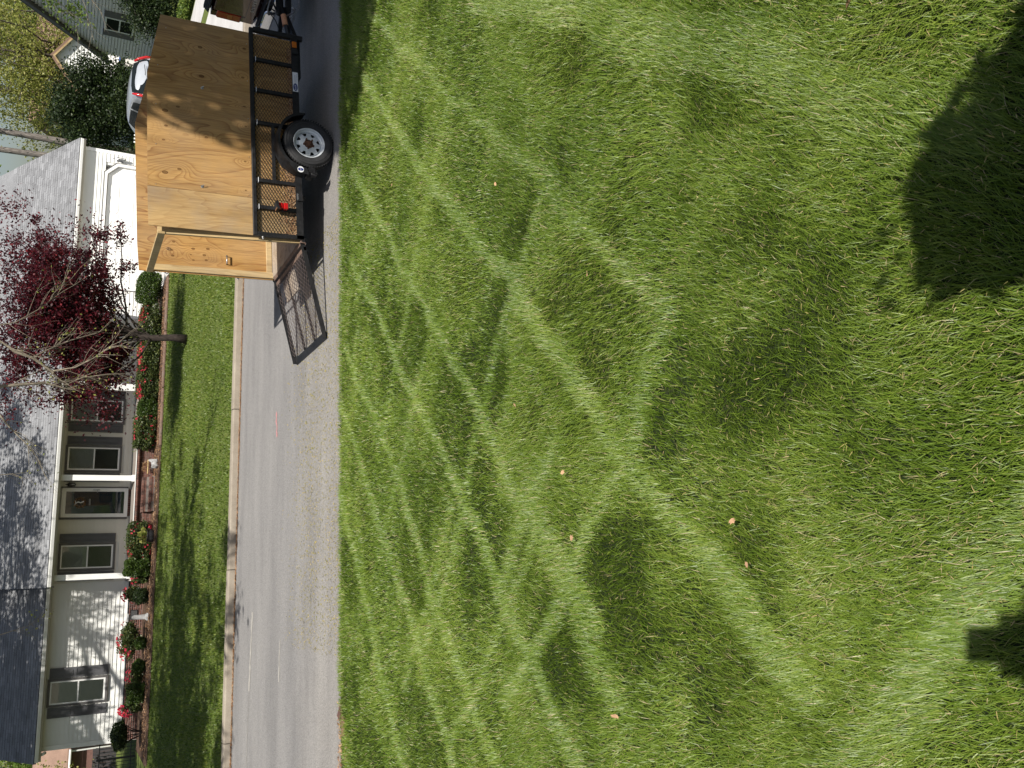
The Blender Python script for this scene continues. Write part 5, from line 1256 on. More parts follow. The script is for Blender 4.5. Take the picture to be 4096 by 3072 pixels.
# dark evergreen beyond the garage and the dark shrub by the shaded house
tree('evergreen_tree', 'big dark evergreen beyond the garage beside the parked car', (21.4, 39.5, 0.1), [(0, 0, 0), (0, 0, 1.2), (0.1, 0, 3.4)], 0.13,
     [((-0.3, 0, 2.2), 2.25, 1.6, 2.1, 3), ((1.2, 0, 2.3), 1.0, 1.0, 0.8, 1), ((-1.3, 0, 3.2), 1.15, 1.0, 0.9, 1), ((-0.7, 0, 3.8), 0.9, 0.8, 0.7, 0.6)], 40000, 0.12, MAT['leaf_ever'], MAT['bark_dark'], limbs=40, twigs=8, seed=71, cluster=0.40, fork=0.1, fill=0.6, clumps=150)
tree('evergreen_shrub', 'dark evergreen shrub covering the lower window of the shaded house', (20.6, 31.2, 0.1), [(0, 0, 0), (0, 0, 0.6), (0.05, 0, 1.5)], 0.07,
     [((0.5, 0, 0.9), 0.95, 1.0, 0.85, 3), ((1.35, -0.3, 1.7), 0.85, 0.8, 0.75, 1.4)], 26000, 0.085, MAT['leaf_ever'], MAT['bark_dark'], limbs=34, twigs=8, seed=72, cluster=0.42, fork=0.1, fill=0.5, clumps=90)
shrub('border_plants', 'low bright green border along the neighbour drive', (18.55, 26.6, 0.12), (0.35, 2.0, 0.18), 5000, 0.06, MAT['leaf_mid'], 'box', stems=3, seed=73)
# far wood that closes the view
n = 26000; x = RNG.uniform(-60, 130, n); y = RNG.uniform(95, 125, n); hh = 5.5 + 1.6 * np.sin(x * 0.21) + 1.5 * np.sin(x * 0.47 + 1)
P = np.stack([x, y, RNG.uniform(0, 1, n) ** 0.8 * hh], 1)
o = leaves_mesh('far_wood', P, 1.1, MAT['leaf_mid'], None); o['kind'] = 'stuff'; tag(o, 'far wood of mid green trees behind the houses', 'wood')

# ---- neighbouring houses
def gable_house(name, label, X, y0, y1, zb, ze, depth, wallmat, roofmat, pitch, lines, course_h):
    """gable end facing -X at x = X"""
    h = thing(name, label, 'house', (X, (y0 + y1) / 2, zb)); ym = (y0 + y1) / 2; zp = (y1 - y0) / 2 * pitch + ze
    m = MB(); m.prism([(y0 - ym, 0), (y1 - ym, 0), (y1 - ym, ze - zb), (0, zp - zb), (y0 - ym, ze - zb)], 0.03, depth, 'X'); wl = m.build('wall', wallmat, h)
    bmh = MB(); bmh.add([(-0.06, 0, 0.024), (-0.045, 0, course_h), (0.03, 0, course_h), (0.03, 0, 0.024), (-0.06, 1, 0.024), (-0.045, 1, course_h), (0.03, 1, course_h), (0.03, 1, 0.024)], [(0, 1, 5, 4), (0, 4, 7, 3), (0, 3, 2, 1), (4, 5, 6, 7), (1, 2, 6, 5)]); b0 = None
    k = 0
    while zb + k * course_h < zp - 0.3:
        z = zb + k * course_h; half = (y1 - y0) / 2 if z + course_h < ze else (zp - z - course_h) / pitch
        if b0 is None: b0 = bmh.build('siding_board', wallmat, wl); o = b0
        else: o = same(b0, 'siding_board', wl)
        o.location = (0, -half, z - zb); o.scale = (1, 2 * half, 1); k += 1
    m = MB(); t = 0.16; ov = 0.30
    e = ((y1 - y0) / 2 + ov); zl = ze - zb - ov * pitch; zt = zp - zb
    m.prism([(-e, zl + 0.16), (0, zt + 0.16), (e, zl + 0.16), (e, zl + 0.10), (0, zt + 0.06), (-e, zl + 0.10)], -0.32, depth + 0.3, 'X'); m.build('roof', roofmat, h)
    m = MB(); m.prism([(-e, zl + 0.10), (0, zt + 0.06), (e, zl + 0.10), (e, zl - 0.12), (0, zt - 0.16), (-e, zl - 0.12)], -0.33, -0.29, 'X'); m.build('rake_board', lines, h)
    m = MB(); m.prism([(-e, zl + 0.09), (0, zt + 0.05), (e, zl + 0.09), (e, zl + 0.02), (0, zt - 0.02), (-e, zl + 0.02)], -0.29, 0.0, 'X'); m.build('soffit', lines, h)
    return h
gh = gable_house('neighbour_house', 'shaded pale grey house with a steep gable on the right', 25.6, 33.5, 42.5, 0.1, 2.45, 12, MAT['grey_siding'], MAT['roof_edge'], 1.0, MAT['grey_trim'], 0.135)
wn = MB(); wn.box(-0.075, 0.02, -0.52, 0.52, 1.15, 2.40); w_ = wn.build('window', MAT['room'], gh); w_.location = (0, 1.75, 0)
def addp(name, mat, parent, *b):
    m = MB(); m.box(*b); return m.build(name, mat, parent)
for a in ((-0.11, -0.075, -0.52, -0.45, 1.15, 2.40), (-0.11, -0.075, 0.45, 0.52, 1.15, 2.40), (-0.11, -0.075, -0.45, 0.45, 1.15, 1.22), (-0.11, -0.075, -0.45, 0.45, 2.33, 2.40), (-0.11, -0.075, -0.45, 0.45, 1.74, 1.80)): addp('frame', MAT['white'], w_, *a)
addp('pane', MAT['car_glass'], w_, -0.09, -0.08, -0.45, 0.45, 1.22, 2.33)
for y in (1.0, 2.06 + 0.45): addp('shutter', MAT['grey_trim'], gh, -0.10, -0.05, y - 0.22, y + 0.22, 1.1, 2.45)
# sunlit white house with brown roof further back (its gable faces the road)
wh = thing('white_gabled_house', 'small sunlit white house with a brown roof behind the evergreen', 'house', (29.3, 50, 0.1), (0, 0, math.radians(-30)))
m = MB(); m.prism([(-2.1, 0), (1.9, 0), (1.9, 3.3), (0, 4.75), (-2.1, 3.15)], 0.03, 7, 'Y'); wl = m.build('wall', MAT['white'], wh)
bw = MB(); bw.add([(0, -0.03, 0), (0, 0.0, 0.17), (0, 0.03, 0.17), (0, 0.03, 0), (1, -0.03, 0), (1, 0.0, 0.17), (1, 0.03, 0.17), (1, 0.03, 0)], [(0, 4, 5, 1), (0, 3, 7, 4), (0, 1, 2, 3), (4, 7, 6, 5), (1, 5, 6, 2)]); b0 = None
for k in range(27):
    z = 0.17 * k; zz = z + 0.17
    xl = -2.1 if zz < 3.15 else -(4.75 - zz) / 1.6 * 2.1; xr = 1.9 if zz < 3.3 else (4.75 - zz) / 1.45 * 1.9
    if xr - xl < 0.1: continue
    if b0 is None: b0 = bw.build('siding_board', MAT['white'], wl); o = b0
    else: o = same(b0, 'siding_board', wl)
    o.location = (xl, 0, z); o.scale = (xr - xl, 1, 1)
m = MB(); m.prism([(-2.35, 2.95), (0, 4.76), (2.15, 3.12), (2.15, 3.24), (0, 4.92), (-2.35, 3.08)], -0.25, 7.2, 'Y'); m.build('roof', MAT['shingle_brown'], wh)
m = MB(); m.prism([(-2.35, 2.86), (0, 4.66), (2.15, 3.02), (2.15, 3.13), (0, 4.77), (-2.35, 2.97)], -0.28, -0.24, 'Y'); m.build('rake_board', MAT['lumber'], wh)
# brown-roofed house behind it
bh_ = thing('brown_roofed_house', 'brown shingled roof seen between the white gable and the shaded house', 'house', (35.0, 57, 0.1))
m = MB(); m.box(-4.5, 6, 0, 7, 0, 3.6); m.build('wall', MAT['white'], bh_)
m = MB(); m.prism([(-0.5, 3.5), (3.5, 6.3), (7.5, 3.5)], -4.8, 6.3, 'X'); m.build('roof', MAT['shingle_brown'], bh_)
# grey shed with a blue edged roof
sd = thing('garden_shed', 'pale grey shed with a blue roof edge between the evergreen and the car', 'shed', (27.2, 44.5, 0.1))
m = MB(); m.box(-0.9, 0.7, 0, 1.8, 0, 1.55); m.build('wall', MAT['grey_siding'], sd)
m = MB(); m.prism([(-0.15, 1.50), (1.95, 1.85), (1.95, 1.92), (-0.15, 1.58)], -1.0, 0.8, 'X'); m.build('roof', MAT['grey_siding'], sd); m = MB(); m.box(-1.02, 0.82, -0.17, -0.155, 1.50, 1.57); m.build('roof_edge', MAT['blue_tarp'], sd)
# white picket rail by the car
pf_ = thing('picket_fence', 'short pale picket rail behind the parked car below the evergreen', 'fence', (18.6, 37.4, 0.1))
m = MB(); m.bbox(-0.04, 0.04, -0.012, 0.012, 0.05, 1.0, 0.008); p0 = None
for i in range(18):
    if p0 is None: p0 = m.build('picket', MAT['white'], pf_)
    else: same(p0, 'picket', pf_, (0.16 * i, 0, 0))
for z in (0.25, 0.8): addp('rail', MAT['lumber'], pf_, -0.05, 2.8, 0.013, 0.04, z, z + 0.07)
# brown shed, board fence and bits left of the house
bs = thing('brown_shed', 'brown shed with a shingled roof seen past the left end of the house', 'shed', (-9.2, 45.5, 0.1))
m = MB(); m.box(-2.2, 1.75, 0, 3, 0, 2.0); m.build('wall', MAT['shed_brown'], bs)
m = MB(); m.prism([(-0.35, 1.75), (1.6, 3.1), (3.5, 1.75), (3.5, 1.85), (1.6, 3.22), (-0.35, 1.86)], -2.5, 2.0, 'X'); m.build('roof', MAT['shingle_brown'], bs)
m = MB(); m.tube([(1.9, -0.42, 1.76), (-2.4, -0.42, 1.76)], 0.05, 8); m.tube([(1.8, -0.3, 1.7), (1.8, -0.1, 0.1)], 0.035, 8); m.build('gutter', MAT['white'], bs)
bf = thing('board_fence', 'dark grey board fence at the back of the left yard', 'fence', (-7.2, 43.0, 0.1))
m = MB(); m.bbox(0, 0.145, 0, 0.02, 0, 0.95, 0.004); p0 = None
for i in range(44):
    if p0 is None: p0 = m.build('fence_board', MAT['fence_dark'], bf)
    else: same(p0, 'fence_board', bf, (-0.152 * i, 0, random.uniform(-0.01, 0.01)))
for z in (0.2, 0.75): addp('rail', MAT['fence_dark'], bf, -6.6, 0.15, 0.021, 0.06, z, z + 0.08)

# ================================================================== shade trees beside and behind the camera
def near_tree(name, label, base, trunk_pts, r, crowns, nleaf, leaf, mat, bark, **k):
    return tree(name, label, base, trunk_pts, r, crowns, nleaf, leaf, mat, bark, **k)
near_tree('shade_tree', 'dense leafy tree standing on the near lawn right of the picture', (11.4, 3.6, 0.82), [(0, 0, 0), (0.1, 0.1, 2), (0.0, 0.5, 4.5), (-0.1, 0.9, 8)], 0.28,
     [((-0.6, 1.4, 8.3), 4.5, 4.2, 2.4, 3), ((2.6, 2.4, 7.8), 3.8, 4.6, 2.3, 1.5), ((-2.5, -0.2, 7.6), 2.9, 2.2, 1.7, 1)], 72000, 0.27, MAT['leaf_mid'], MAT['bark'], limbs=44, twigs=7, seed=101, cluster=0.36, fork=0.45, fill=0.7)
near_tree('street_tree', 'tall spreading tree on the far verge left of the picture, thinly in leaf', (-7.2, 18.4, 0.12), [(0, 0, 0), (0.4, 0, 2.2), (1.6, -0.2, 5.5), (3.4, -0.4, 9.5)], 0.26,
     [((4.2, -2.6, 10.2), 5.0, 4.4, 2.6, 2), ((9.0, -1.6, 10.4), 3.6, 3.4, 2.0, 1.2), ((-0.5, -1.0, 9.0), 4.4, 5.2, 2.6, 1.4), ((5.6, 3.6, 10.8), 6.2, 3.4, 2.2, 2), ((5.0, -6.6, 9.6), 6.2, 2.4, 1.7, 1.3)], 62000, 0.17, MAT['leaf_young'], MAT['bark_pale'], limbs=100, twigs=9, seed=102, cluster=0.27, fork=0.4, limb_r=0.085, cat='tree', fill=0.78, clumps=420)
near_tree('yard_tree', 'tall tree in the left yard whose branches shade the house roof', (-10.2, 28.6, 0.12), [(0, 0, 0), (0.6, 0, 3.0), (2.4, 0, 7.0), (5.0, 0, 12.0)], 0.30,
     [((5.2, -0.2, 12.4), 4.8, 3.2, 2.2, 2), ((11.8, -0.2, 12.4), 6.4, 3.1, 2.0, 2.2), ((1.6, -0.2, 11.2), 4.0, 3.2, 2.6, 1.6)], 62000, 0.17, MAT['leaf_young'], MAT['bark_pale'], limbs=110, twigs=9, seed=103, cluster=0.27, fork=0.4, limb_r=0.12, cat='tree', fill=0.78, clumps=520)
# the pale limb that hangs into the picture in front of the red maple
lt = thing('overhanging_limb', 'pale bare limb with thin twigs hanging across the top in front of the red maple', 'branch', (2.0, 17.0, 8.6))
rnd = random.Random(5); LB = MB(); ends = []
def unproj(px, py, Y):
    d = FWD * F_PX + RGT * (3072 - py - 1536) - UPV * (px - 2048.0); t = Y / d.y
    return Vector((0, 0, EYE)) + d * t
def limb(pts, r0, r1, n=6):
    P = [Vector(p) - Vector((2.0, 17.0, 8.6)) for p in pts]; k = len(P)
    LB.tube(P, [r0 + (r1 - r0) * i / (k - 1) for i in range(k)], n, False); return P
def twigs_on(P, r, num, ln):
    for i in range(num):
        s = rnd.uniform(0.1, 1) * (len(P) - 1); j = min(int(s), len(P) - 2); a = P[j].lerp(P[j + 1], s - j)
        d = (P[j + 1] - P[j]).normalized() + Vector((rnd.uniform(-0.8, 0.8), rnd.uniform(-0.6, 0.6), rnd.uniform(-0.5, 0.5)))
        q = curve_pts(a, a + d.normalized() * ln * rnd.uniform(0.4, 1.2), 4, 0.15, rnd); LB.tube(q, [r, r * 0.8, r * 0.6, r * 0.4, r * 0.2], 4, False)
        ends.extend(q[2:])
        if rnd.random() < 0.6:
            b = q[2]; e = curve_pts(b, b + (d.normalized() + Vector((rnd.uniform(-1, 1), 0, rnd.uniform(-1, 1)))) * ln * 0.4, 3, 0.15, rnd); LB.tube(e, [r * 0.6, r * 0.45, r * 0.3, r * 0.15], 4, False); ends.extend(e[1:])
U = lambda L, Y: [unproj(a, b, Y + c) for a, b, c in L]
A = limb([(2.0, 17, 8.6), (3.0, 16.9, 6.2), (3.45, 16.9, 4.6)] + U([(0, 1365, 0), (60, 1405, 0), (130, 1430, 0.1), (215, 1490, 0.2)], 16.9), 0.055, 0.022)
twigs_on(A[3:], 0.010, 10, 0.7)
for L, r in (([(130, 1430, 0.1), (190, 1400, 0.2), (280, 1362, 0.3), (395, 1330, 0.5), (440, 1290, 0.6)], 0.016), ([(205, 1485, 0.2), (300, 1470, 0.1), (380, 1430, 0.0), (440, 1385, -0.1), (490, 1362, -0.1)], 0.018), ([(205, 1485, 0.2), (260, 1540, 0.3), (330, 1510, 0.3), (420, 1500, 0.4), (490, 1495, 0.5)], 0.015)):
    P = limb(U(L, 16.9), r, 0.005, 5); twigs_on(P, 0.006, 16, 0.75)
B_ = limb([(2.0, 17, 8.6), (2.6, 17.3, 6.0), (2.75, 17.3, 4.6)] + U([(0, 1545, 0), (90, 1538, 0), (175, 1532, 0.1), (240, 1548, 0.2), (290, 1560, 0.2)], 17.3), 0.05, 0.010)
twigs_on(B_[3:], 0.008, 16, 0.7)
P = limb(U([(0, 1300, 0), (60, 1290, 0), (150, 1240, 0), (230, 1180, 0.2), (260, 1130, 0.3)], 17.8), 0.012, 0.004, 5); twigs_on(P, 0.006, 16, 0.8)
P = limb(U([(0, 1660, 0), (30, 1700, 0), (75, 1745, 0), (130, 1800, 0.2), (160, 1850, 0.3)], 17.8), 0.020, 0.004, 5); twigs_on(P, 0.006, 14, 0.7)
P = limb(U([(0, 1900, 0), (50, 1895, 0), (90, 1910, 0)], 17.8), 0.008, 0.003, 5); twigs_on(P, 0.004, 5, 0.4)
P = limb(U([(0, 2540, 0), (60, 2520, 0), (110, 2505, 0), (160, 2470, 0.2)], 17.8), 0.008, 0.003, 5); twigs_on(P, 0.004, 7, 0.4)
LB.build('branches', MAT['bark_pale'], lt, smooth=True)
E_ = np.array([p[:] for p in ends]); nl = 300; pick = E_[RNG.integers(0, len(E_), nl)] + RNG.normal(size=(nl, 3)) * 0.05
leaves_mesh('young_leaves', pick, 0.05, MAT['leaf_young'], lt)
# fresh twigs in front of the shaded gable at the top right
l2 = thing('leafy_twigs', 'fresh green leafy twigs hanging in front of the shaded grey gable', 'branch', (14.5, 20.0, 6.2))
LB = MB(); ends = []
def limb2(pts, r0, r1):
    P = [Vector(p) - Vector((14.5, 20.0, 6.2)) for p in pts]; k = len(P); LB.tube(P, [r0 + (r1 - r0) * i / (k - 1) for i in range(k)], 5, False); return P
fresh = []
for L, r, g in (([(120, -40, 0), (190, 0, 0), (250, 50, 0.1), (310, 62, 0.2)], 0.012, 1), ([(150, -60, 0), (250, 20, 0), (300, 70, 0.2), (315, 160, 0.3)], 0.010, 0), ([(300, -60, 0), (340, 20, 0), (355, 90, 0.2), (375, 160, 0.3)], 0.010, 0), ([(320, -60, 0), (400, 40, 0), (430, 120, 0.2)], 0.007, 0)):
    P = limb2([(14.5, 20.0, 6.2)] + U(L, 20.0), r, 0.004); n0 = len(ends); twigs_on(P[1:], 0.005, 9, 0.5)
    if g: fresh = ends[n0:]
LB.build('branches', MAT['bark_pale'], l2, smooth=True)
E_ = np.array([p[:] for p in fresh]); nl = 420; leaves_mesh('young_leaves', E_[RNG.integers(0, len(E_), nl)] + RNG.normal(size=(nl, 3)) * 0.10, 0.085, MAT['leaf_mid'], l2)
# unseen bushes added behind the photographer, shaped for the shadow hump on the grass
shrub('shadow_bush', 'tall rounded bush added unseen behind the photographer for its shadow', (0.92, -0.5, 1.46), (0.36, 0.46, 0.98), 15000, 0.04, MAT['leaf_ever'], 'ball', stems=4, seed=200)

shrub('shadow_bush', 'lower bush added beside the tall unseen one to widen its shadow', (1.55, -0.62, 1.46), (0.44, 0.46, 0.93), 15000, 0.04, MAT['leaf_ever'], 'ball', stems=4, seed=201)
# ================================================================== grass
def blades(name, P, L, w, az, tilt, mat, tint, twist=0.5, curl=0.5):
    """P roots; az lean direction; tilt lean from vertical; each blade = quad + tip"""
    n = len(P); ca, sa = np.cos(az), np.sin(az)
    def dirv(t): return np.stack([np.sin(t) * ca, np.sin(t) * sa, np.cos(t)], 1)
    t1 = tilt * (1 - 0.45 * curl); t2 = np.clip(tilt * (1 + 0.55 * curl), 0, 1.75)
    mid = P + dirv(t1) * (L * 0.52)[:, None]; tip = mid + dirv(t2) * (L * 0.48)[:, None]
    ta = az + PI / 2 + RNG.normal(0, twist, n); sd = np.stack([np.cos(ta), np.sin(ta), np.zeros(n)], 1) * (w / 2)[:, None]
    v = np.stack([P - sd, P + sd, mid + sd * 0.9, mid - sd * 0.9, tip], 1).reshape(-1, 3)
    b = (np.arange(n) * 5)[:, None]
    loops = (b + np.array([0, 1, 2, 3, 3, 2, 4])[None]).ravel()
    starts = (np.arange(n)[:, None] * 7 + np.array([0, 4])[None]).ravel(); tot = np.tile([4, 3], n)
    o = np_mesh(name, v, loops, starts, tot, mat, tint=np.repeat(tint, 5)); o['kind'] = 'stuff'; return o
def vnoise(x, y, seed, s):
    """smooth value noise"""
    g = np.random.default_rng(seed).uniform(-1, 1, (64, 64)); u, v = x * s, y * s
    i, j = np.floor(u).astype(int), np.floor(v).astype(int); f, h = u - i, v - j; f = f * f * (3 - 2 * f); h = h * h * (3 - 2 * h)
    G_ = lambda a, b: g[a % 64, b % 64]
    return (G_(i, j) * (1 - f) + G_(i + 1, j) * f) * (1 - h) + (G_(i, j + 1) * (1 - f) + G_(i + 1, j + 1) * f) * h
# ridges the mower wheels left: (points, half width, strength)
RIDGES = [([(5.4, 8.3), (4.65, 7.47), (2.57, 5.2), (1.5, 3.87), (0.88, 3.25), (0.45, 2.79), (0.08, 2.26), (-0.14, 1.99), (-0.35, 1.7)], 0.050, 1.0),
          ([(4.6, 9.0), (3.8, 7.98), (2.42, 6.37), (1.53, 5.29), (1.05, 4.68), (0.76, 4.35), (0.33, 3.93), (0.07, 3.46), (-0.25, 3.05)], 0.050, 0.9),
          ([(3.54, 9.1), (2.41, 7.55), (1.76, 6.77), (0.84, 5.47), (0.25, 4.67), (-0.13, 4.28), (-0.45, 3.83), (-0.67, 3.56), (-1.0, 3.1)], 0.050, 1.0),
          ([(2.6, 9.5), (1.78, 8.29), (0.94, 7.0), (0.27, 6.19), (-0.21, 5.68), (-0.61, 5.04), (-1.2, 4.2)], 0.050, 0.85),
          ([(1.9, 9.7), (1.33, 8.83), (0.28, 7.42), (-0.26, 6.54), (-0.75, 5.85), (-1.5, 4.9)], 0.050, 0.8),
          ([(0.9, 9.8), (-0.22, 8.33), (-0.78, 7.67), (-1.5, 6.7)], 0.09, 0.7),
          ([(6.0, 8.0), (4.75, 6.6), (3.51, 5.24), (2.41, 4.0), (1.85, 3.35), (1.28, 2.8), (0.88, 2.29)], 0.055, 0.65),
          ([(3.6, 4.4), (2.48, 2.88), (1.81, 2.05), (1.36, 1.56), (1.06, 1.25), (0.9, 1.0)], 0.10, 1.0),
          ([(0.1, 0.9), (-0.06, 1.09), (-0.19, 1.23), (-0.34, 1.38), (-0.6, 1.7)], 0.07, 1.0),
          ([(-0.75, 4.2), (-0.45, 3.83), (-0.24, 3.51), (0.02, 3.21), (0.29, 2.85), (0.55, 2.51), (0.9, 2.30)], 0.045, 0.8),
          ([(-0.15, 4.28), (0.22, 3.81), (0.5, 3.4)], 0.07, 0.7), ([(-0.56, 2.9), (-0.34, 3.12), (0.29, 3.74)], 0.09, 0.7),
          ([(-0.5, 5.9), (-0.17, 5.43), (0.26, 4.96), (0.72, 4.62), (1.2, 4.2), (1.78, 3.36)], 0.045, 0.7), ([(1.2, 7.4), (1.9, 6.6), (2.6, 5.7), (3.3, 4.8)], 0.05, 0.6), ([(-0.9, 6.6), (-0.3, 5.9), (0.4, 5.1)], 0.045, 0.6), ([(0.1, 7.6), (0.9, 6.6), (1.6, 5.7)], 0.045, 0.6), ([(-1.1, 5.3), (-0.6, 4.6), (0.1, 3.7)], 0.045, 0.6), ([(2.2, 9.0), (2.9, 8.1), (3.4, 7.4)], 0.05, 0.6), ([(2.9, 8.6), (3.6, 7.6), (4.4, 6.6)], 0.05, 0.6)]
def ridge_field(x, y):
    wx = x + 0.045 * vnoise(x, y, 3, 3.1); wy = y + 0.045 * vnoise(x, y, 4, 3.1)
    best = np.zeros_like(x); side = np.zeros_like(x)
    for pts, hw, st in RIDGES:
        for (ax, ay), (bx, by) in zip(pts[:-1], pts[1:]):
            dx, dy = bx - ax, by - ay; l2_ = dx * dx + dy * dy
            t = np.clip(((wx - ax) * dx + (wy - ay) * dy) / l2_, 0, 1)
            sgn = (wx - ax) * dy - (wy - ay) * dx; d = np.hypot(wx - ax - t * dx, wy - ay - t * dy)
            g = st * np.exp(-(d / hw) ** 2); m_ = g > best; best = np.where(m_, g, best); side = np.where(m_, np.sign(sgn), side)
    return best, side
def lawn_points(n, y0, y1):
    """uniform over the wedge of lawn the camera could see, with a margin"""
    y = RNG.uniform(y0, y1, n); xl = -0.42 * y - 1.0; xr = 0.86 * y + 1.6 
    x = xl + (xr - xl) * RNG.uniform(0, 1, n); keep = RNG.uniform(0, 1, n) < (xr - xl) / ((0.42 + 0.86) * y1 + 2.6)
    return x[keep], y[keep]
for y0, y1, dens, wid, ln in ((0.55, 2.2, 30000, 0.0021, 0.047), (2.2, 4.2, 16500, 0.0027, 0.048), (4.2, 6.8, 8000, 0.0039, 0.050), (6.8, 10.06, 4300, 0.0054, 0.053)):
    area = ((0.42 + 0.86) * y1 + 2.6) * (y1 - y0); x, y = lawn_points(int(area * dens), y0, y1); n = len(x)
    keep = ~((x < -1.35) & (y > 9.93 + 0.42 * (x + 1.35))) & (y < 9.93 + 0.05 * vnoise(x, y, 30, 2.2) + 0.05 * vnoise(x, y, 31, 7.0))
    x, y = x[keep], y[keep]; n = len(x)
    rf, side = ridge_field(x, y)
    cl = vnoise(x, y, 8, 1.7); c2 = vnoise(x, y, 9, 4.1); c3 = vnoise(x, y, 10, 9.0)
    # combed lean: a wandering base direction; ridge tips turned from the viewer to brighten
    base_az = 2.4 * vnoise(x, y, 12, 1.1) + 1.8 * cl + 1.1 * c2 + 0.5 * c3 + 0.8
    away = np.arctan2(y, x + 0.1) + 0.35 * c2
    k = np.clip(rf * 1.25, 0, 1)
    az = np.where(RNG.uniform(0, 1, n) < k, away + RNG.normal(0, 0.40, n), base_az + RNG.normal(0, 1, n) * (1.0 if y1 < 4.3 else 1.45))
    # ridge tilt follows sun and camera angle: the sheen is built into the lean
    tilt = np.where(RNG.uniform(0, 1, n) < k, RNG.normal(0, 0.15, n) + PI / 2 - (0.61 + np.arctan2(np.hypot(x, y), 1.6)) / 2 + 0.06, np.clip(RNG.normal(0.74 + 0.14 * c2 + 0.08 * cl, 0.32, n), 0.08, 1.35))
    L = ln * RNG.uniform(0.55, 1.25, n) * (1 + 0.22 * k + 0.18 * cl + 0.10 * c3)
    L *= np.where((rf < 0.25) & (side < 0), 0.92, 1.0)
    tint = np.clip(RNG.normal(0.54 + 0.13 * cl + 0.08 * c2, 0.17, n), 0, 0.93); straw = RNG.uniform(0, 1, n) < 0.035 + 0.035 * (c2 > 0.45); tint = np.where(straw, RNG.uniform(0.955, 1.0, n), tint)
    blades('lawn_grass', np.stack([x, y, gz(y) - 0.012], 1), L, wid * RNG.uniform(0.6, 1.3, n), az, tilt, MAT['grass'], tint, np.where(k > 0.5, 0.28, 0.65), 0.45)
# thatch and clippings lying between the blades
n = 15000; y = 0.6 + 9.3 * RNG.uniform(0, 1, n) ** 1.6; x = -0.42 * y - 0.8 + (1.28 * y + 2.2) * RNG.uniform(0, 1, n)
blades('cut_straw', np.stack([x, y, gz(y) + RNG.uniform(0.005, 0.045, n)], 1), RNG.uniform(0.008, 0.022, n), RNG.uniform(0.0014, 0.0026, n), RNG.uniform(0, 2 * PI, n), RNG.normal(1.45, 0.2, n), MAT['clipping'], RNG.uniform(0.3, 1, n), 1.0, 0.2)
# lawn across the road
n = 150000; y = RNG.uniform(16.97, 30.0, n); x = -0.26 * y - 1.0 + (0.26 * y + 1.0 + 0.66 * y) * RNG.uniform(0, 1, n)
k = ((x < 10.3) | (x > 15.5)) & ((x < 16.2) | (x > 18.1)) & ~((y > 29.7) & (x > -5.5)); x, y = x[k], y[k]; n = len(x)
cl = vnoise(x, y, 21, 0.9); c2 = vnoise(x, y, 22, 3.0)
blades('verge_grass', np.stack([x, y, np.full(n, 0.12)], 1), RNG.uniform(0.035, 0.075, n) * (1 + 0.3 * cl), RNG.uniform(0.010, 0.020, n), RNG.uniform(0, 2 * PI, n), np.clip(RNG.normal(0.6, 0.3, n), 0, 1.3), MAT['grass_far'], np.clip(RNG.normal(0.5 + 0.2 * cl + 0.12 * c2, 0.22, n), 0, 1), 0.6, 0.5)
# fallen leaves
lv = MB(); oc = [(0, -0.5), (0.22, -0.34), (0.42, -0.1), (0.24, 0.05), (0.34, 0.32), (0.1, 0.28), (0, 0.5), (-0.12, 0.26), (-0.36, 0.3), (-0.22, 0.02), (-0.4, -0.14), (-0.2, -0.36)]
ctr = len(oc); lv.add([(x, y, 0.06 * math.sin(5 * x) + 0.10 * abs(x)) for x, y in oc] + [(0, 0, 0)], [(i, (i + 1) % ctr, ctr) for i in range(ctr)])
for i, (x, y, sc) in enumerate([(4.52, 6.98, .06), (3.37, 6.72, .05), (2.11, 3.97, .04), (1.91, 4.22, .055), (1.19, 2.86, .045), (0.39, 3.23, .06), (0.8, 3.8, .045), (0.1, 3.17, .05), (-0.58, 2.85, .055), (1.35, 1.26, .06), (0.1, 1.97, .04), (-0.03, 1.92, .035)]):
    if i == 0: lf0 = lv.build('dead_leaf', MAT['dead_leaf']); o = lf0
    else: o = same(lf0, 'dead_leaf', None)
    o.location = (x, y, float(gz(y)) + 0.05); o.scale = (sc * 0.75, sc * random.uniform(0.35, 0.7), sc * random.uniform(0.6, 2.0)); o.rotation_euler = (random.uniform(-0.5, 0.5) - 0.15, random.uniform(-0.5, 0.5), random.uniform(0, 6))
    tag(o, 'small curled tan dead leaf lying on the near lawn', 'leaf', 'dead leaves on the near lawn')
# brick edging and bare strip at the road's near edge, left
e0 = MB(); e0.bbox(-0.10, 0.10, -0.045, 0.045, -0.03, 0.028, 0.005)
BRK = [(-1.53, 9.83, -0.55, 'brick edging piece lying furthest out into the road at the lawn corner'), (-1.66, 9.62, 0.15, 'brick edging piece half sunk behind the one on the road'), (-1.90, 9.50, -0.10, 'brick edging piece set among mulch nearest the picture edge')]
for i, (x, y, a, lab) in enumerate(BRK):
    o = e0.build('edging_brick', MAT['brick']) if i == 0 else same(eb0, 'edging_brick', None)
    if i == 0: eb0 = o
    o.location = (x, y, 0.05 + (0.0 if i == 0 else 0.03)); o.rotation_euler = (0.05, 0.06, a); tag(o, lab, 'brick', 'bricks edging the lawn corner')
scatter_flakes('edge_mulch', MAT['litter'], 1600, (-2.6, -1.45), lambda n: RNG.uniform(9.3, 9.95, n), lambda x, y: 0.055 + 0 * x, 0.04)

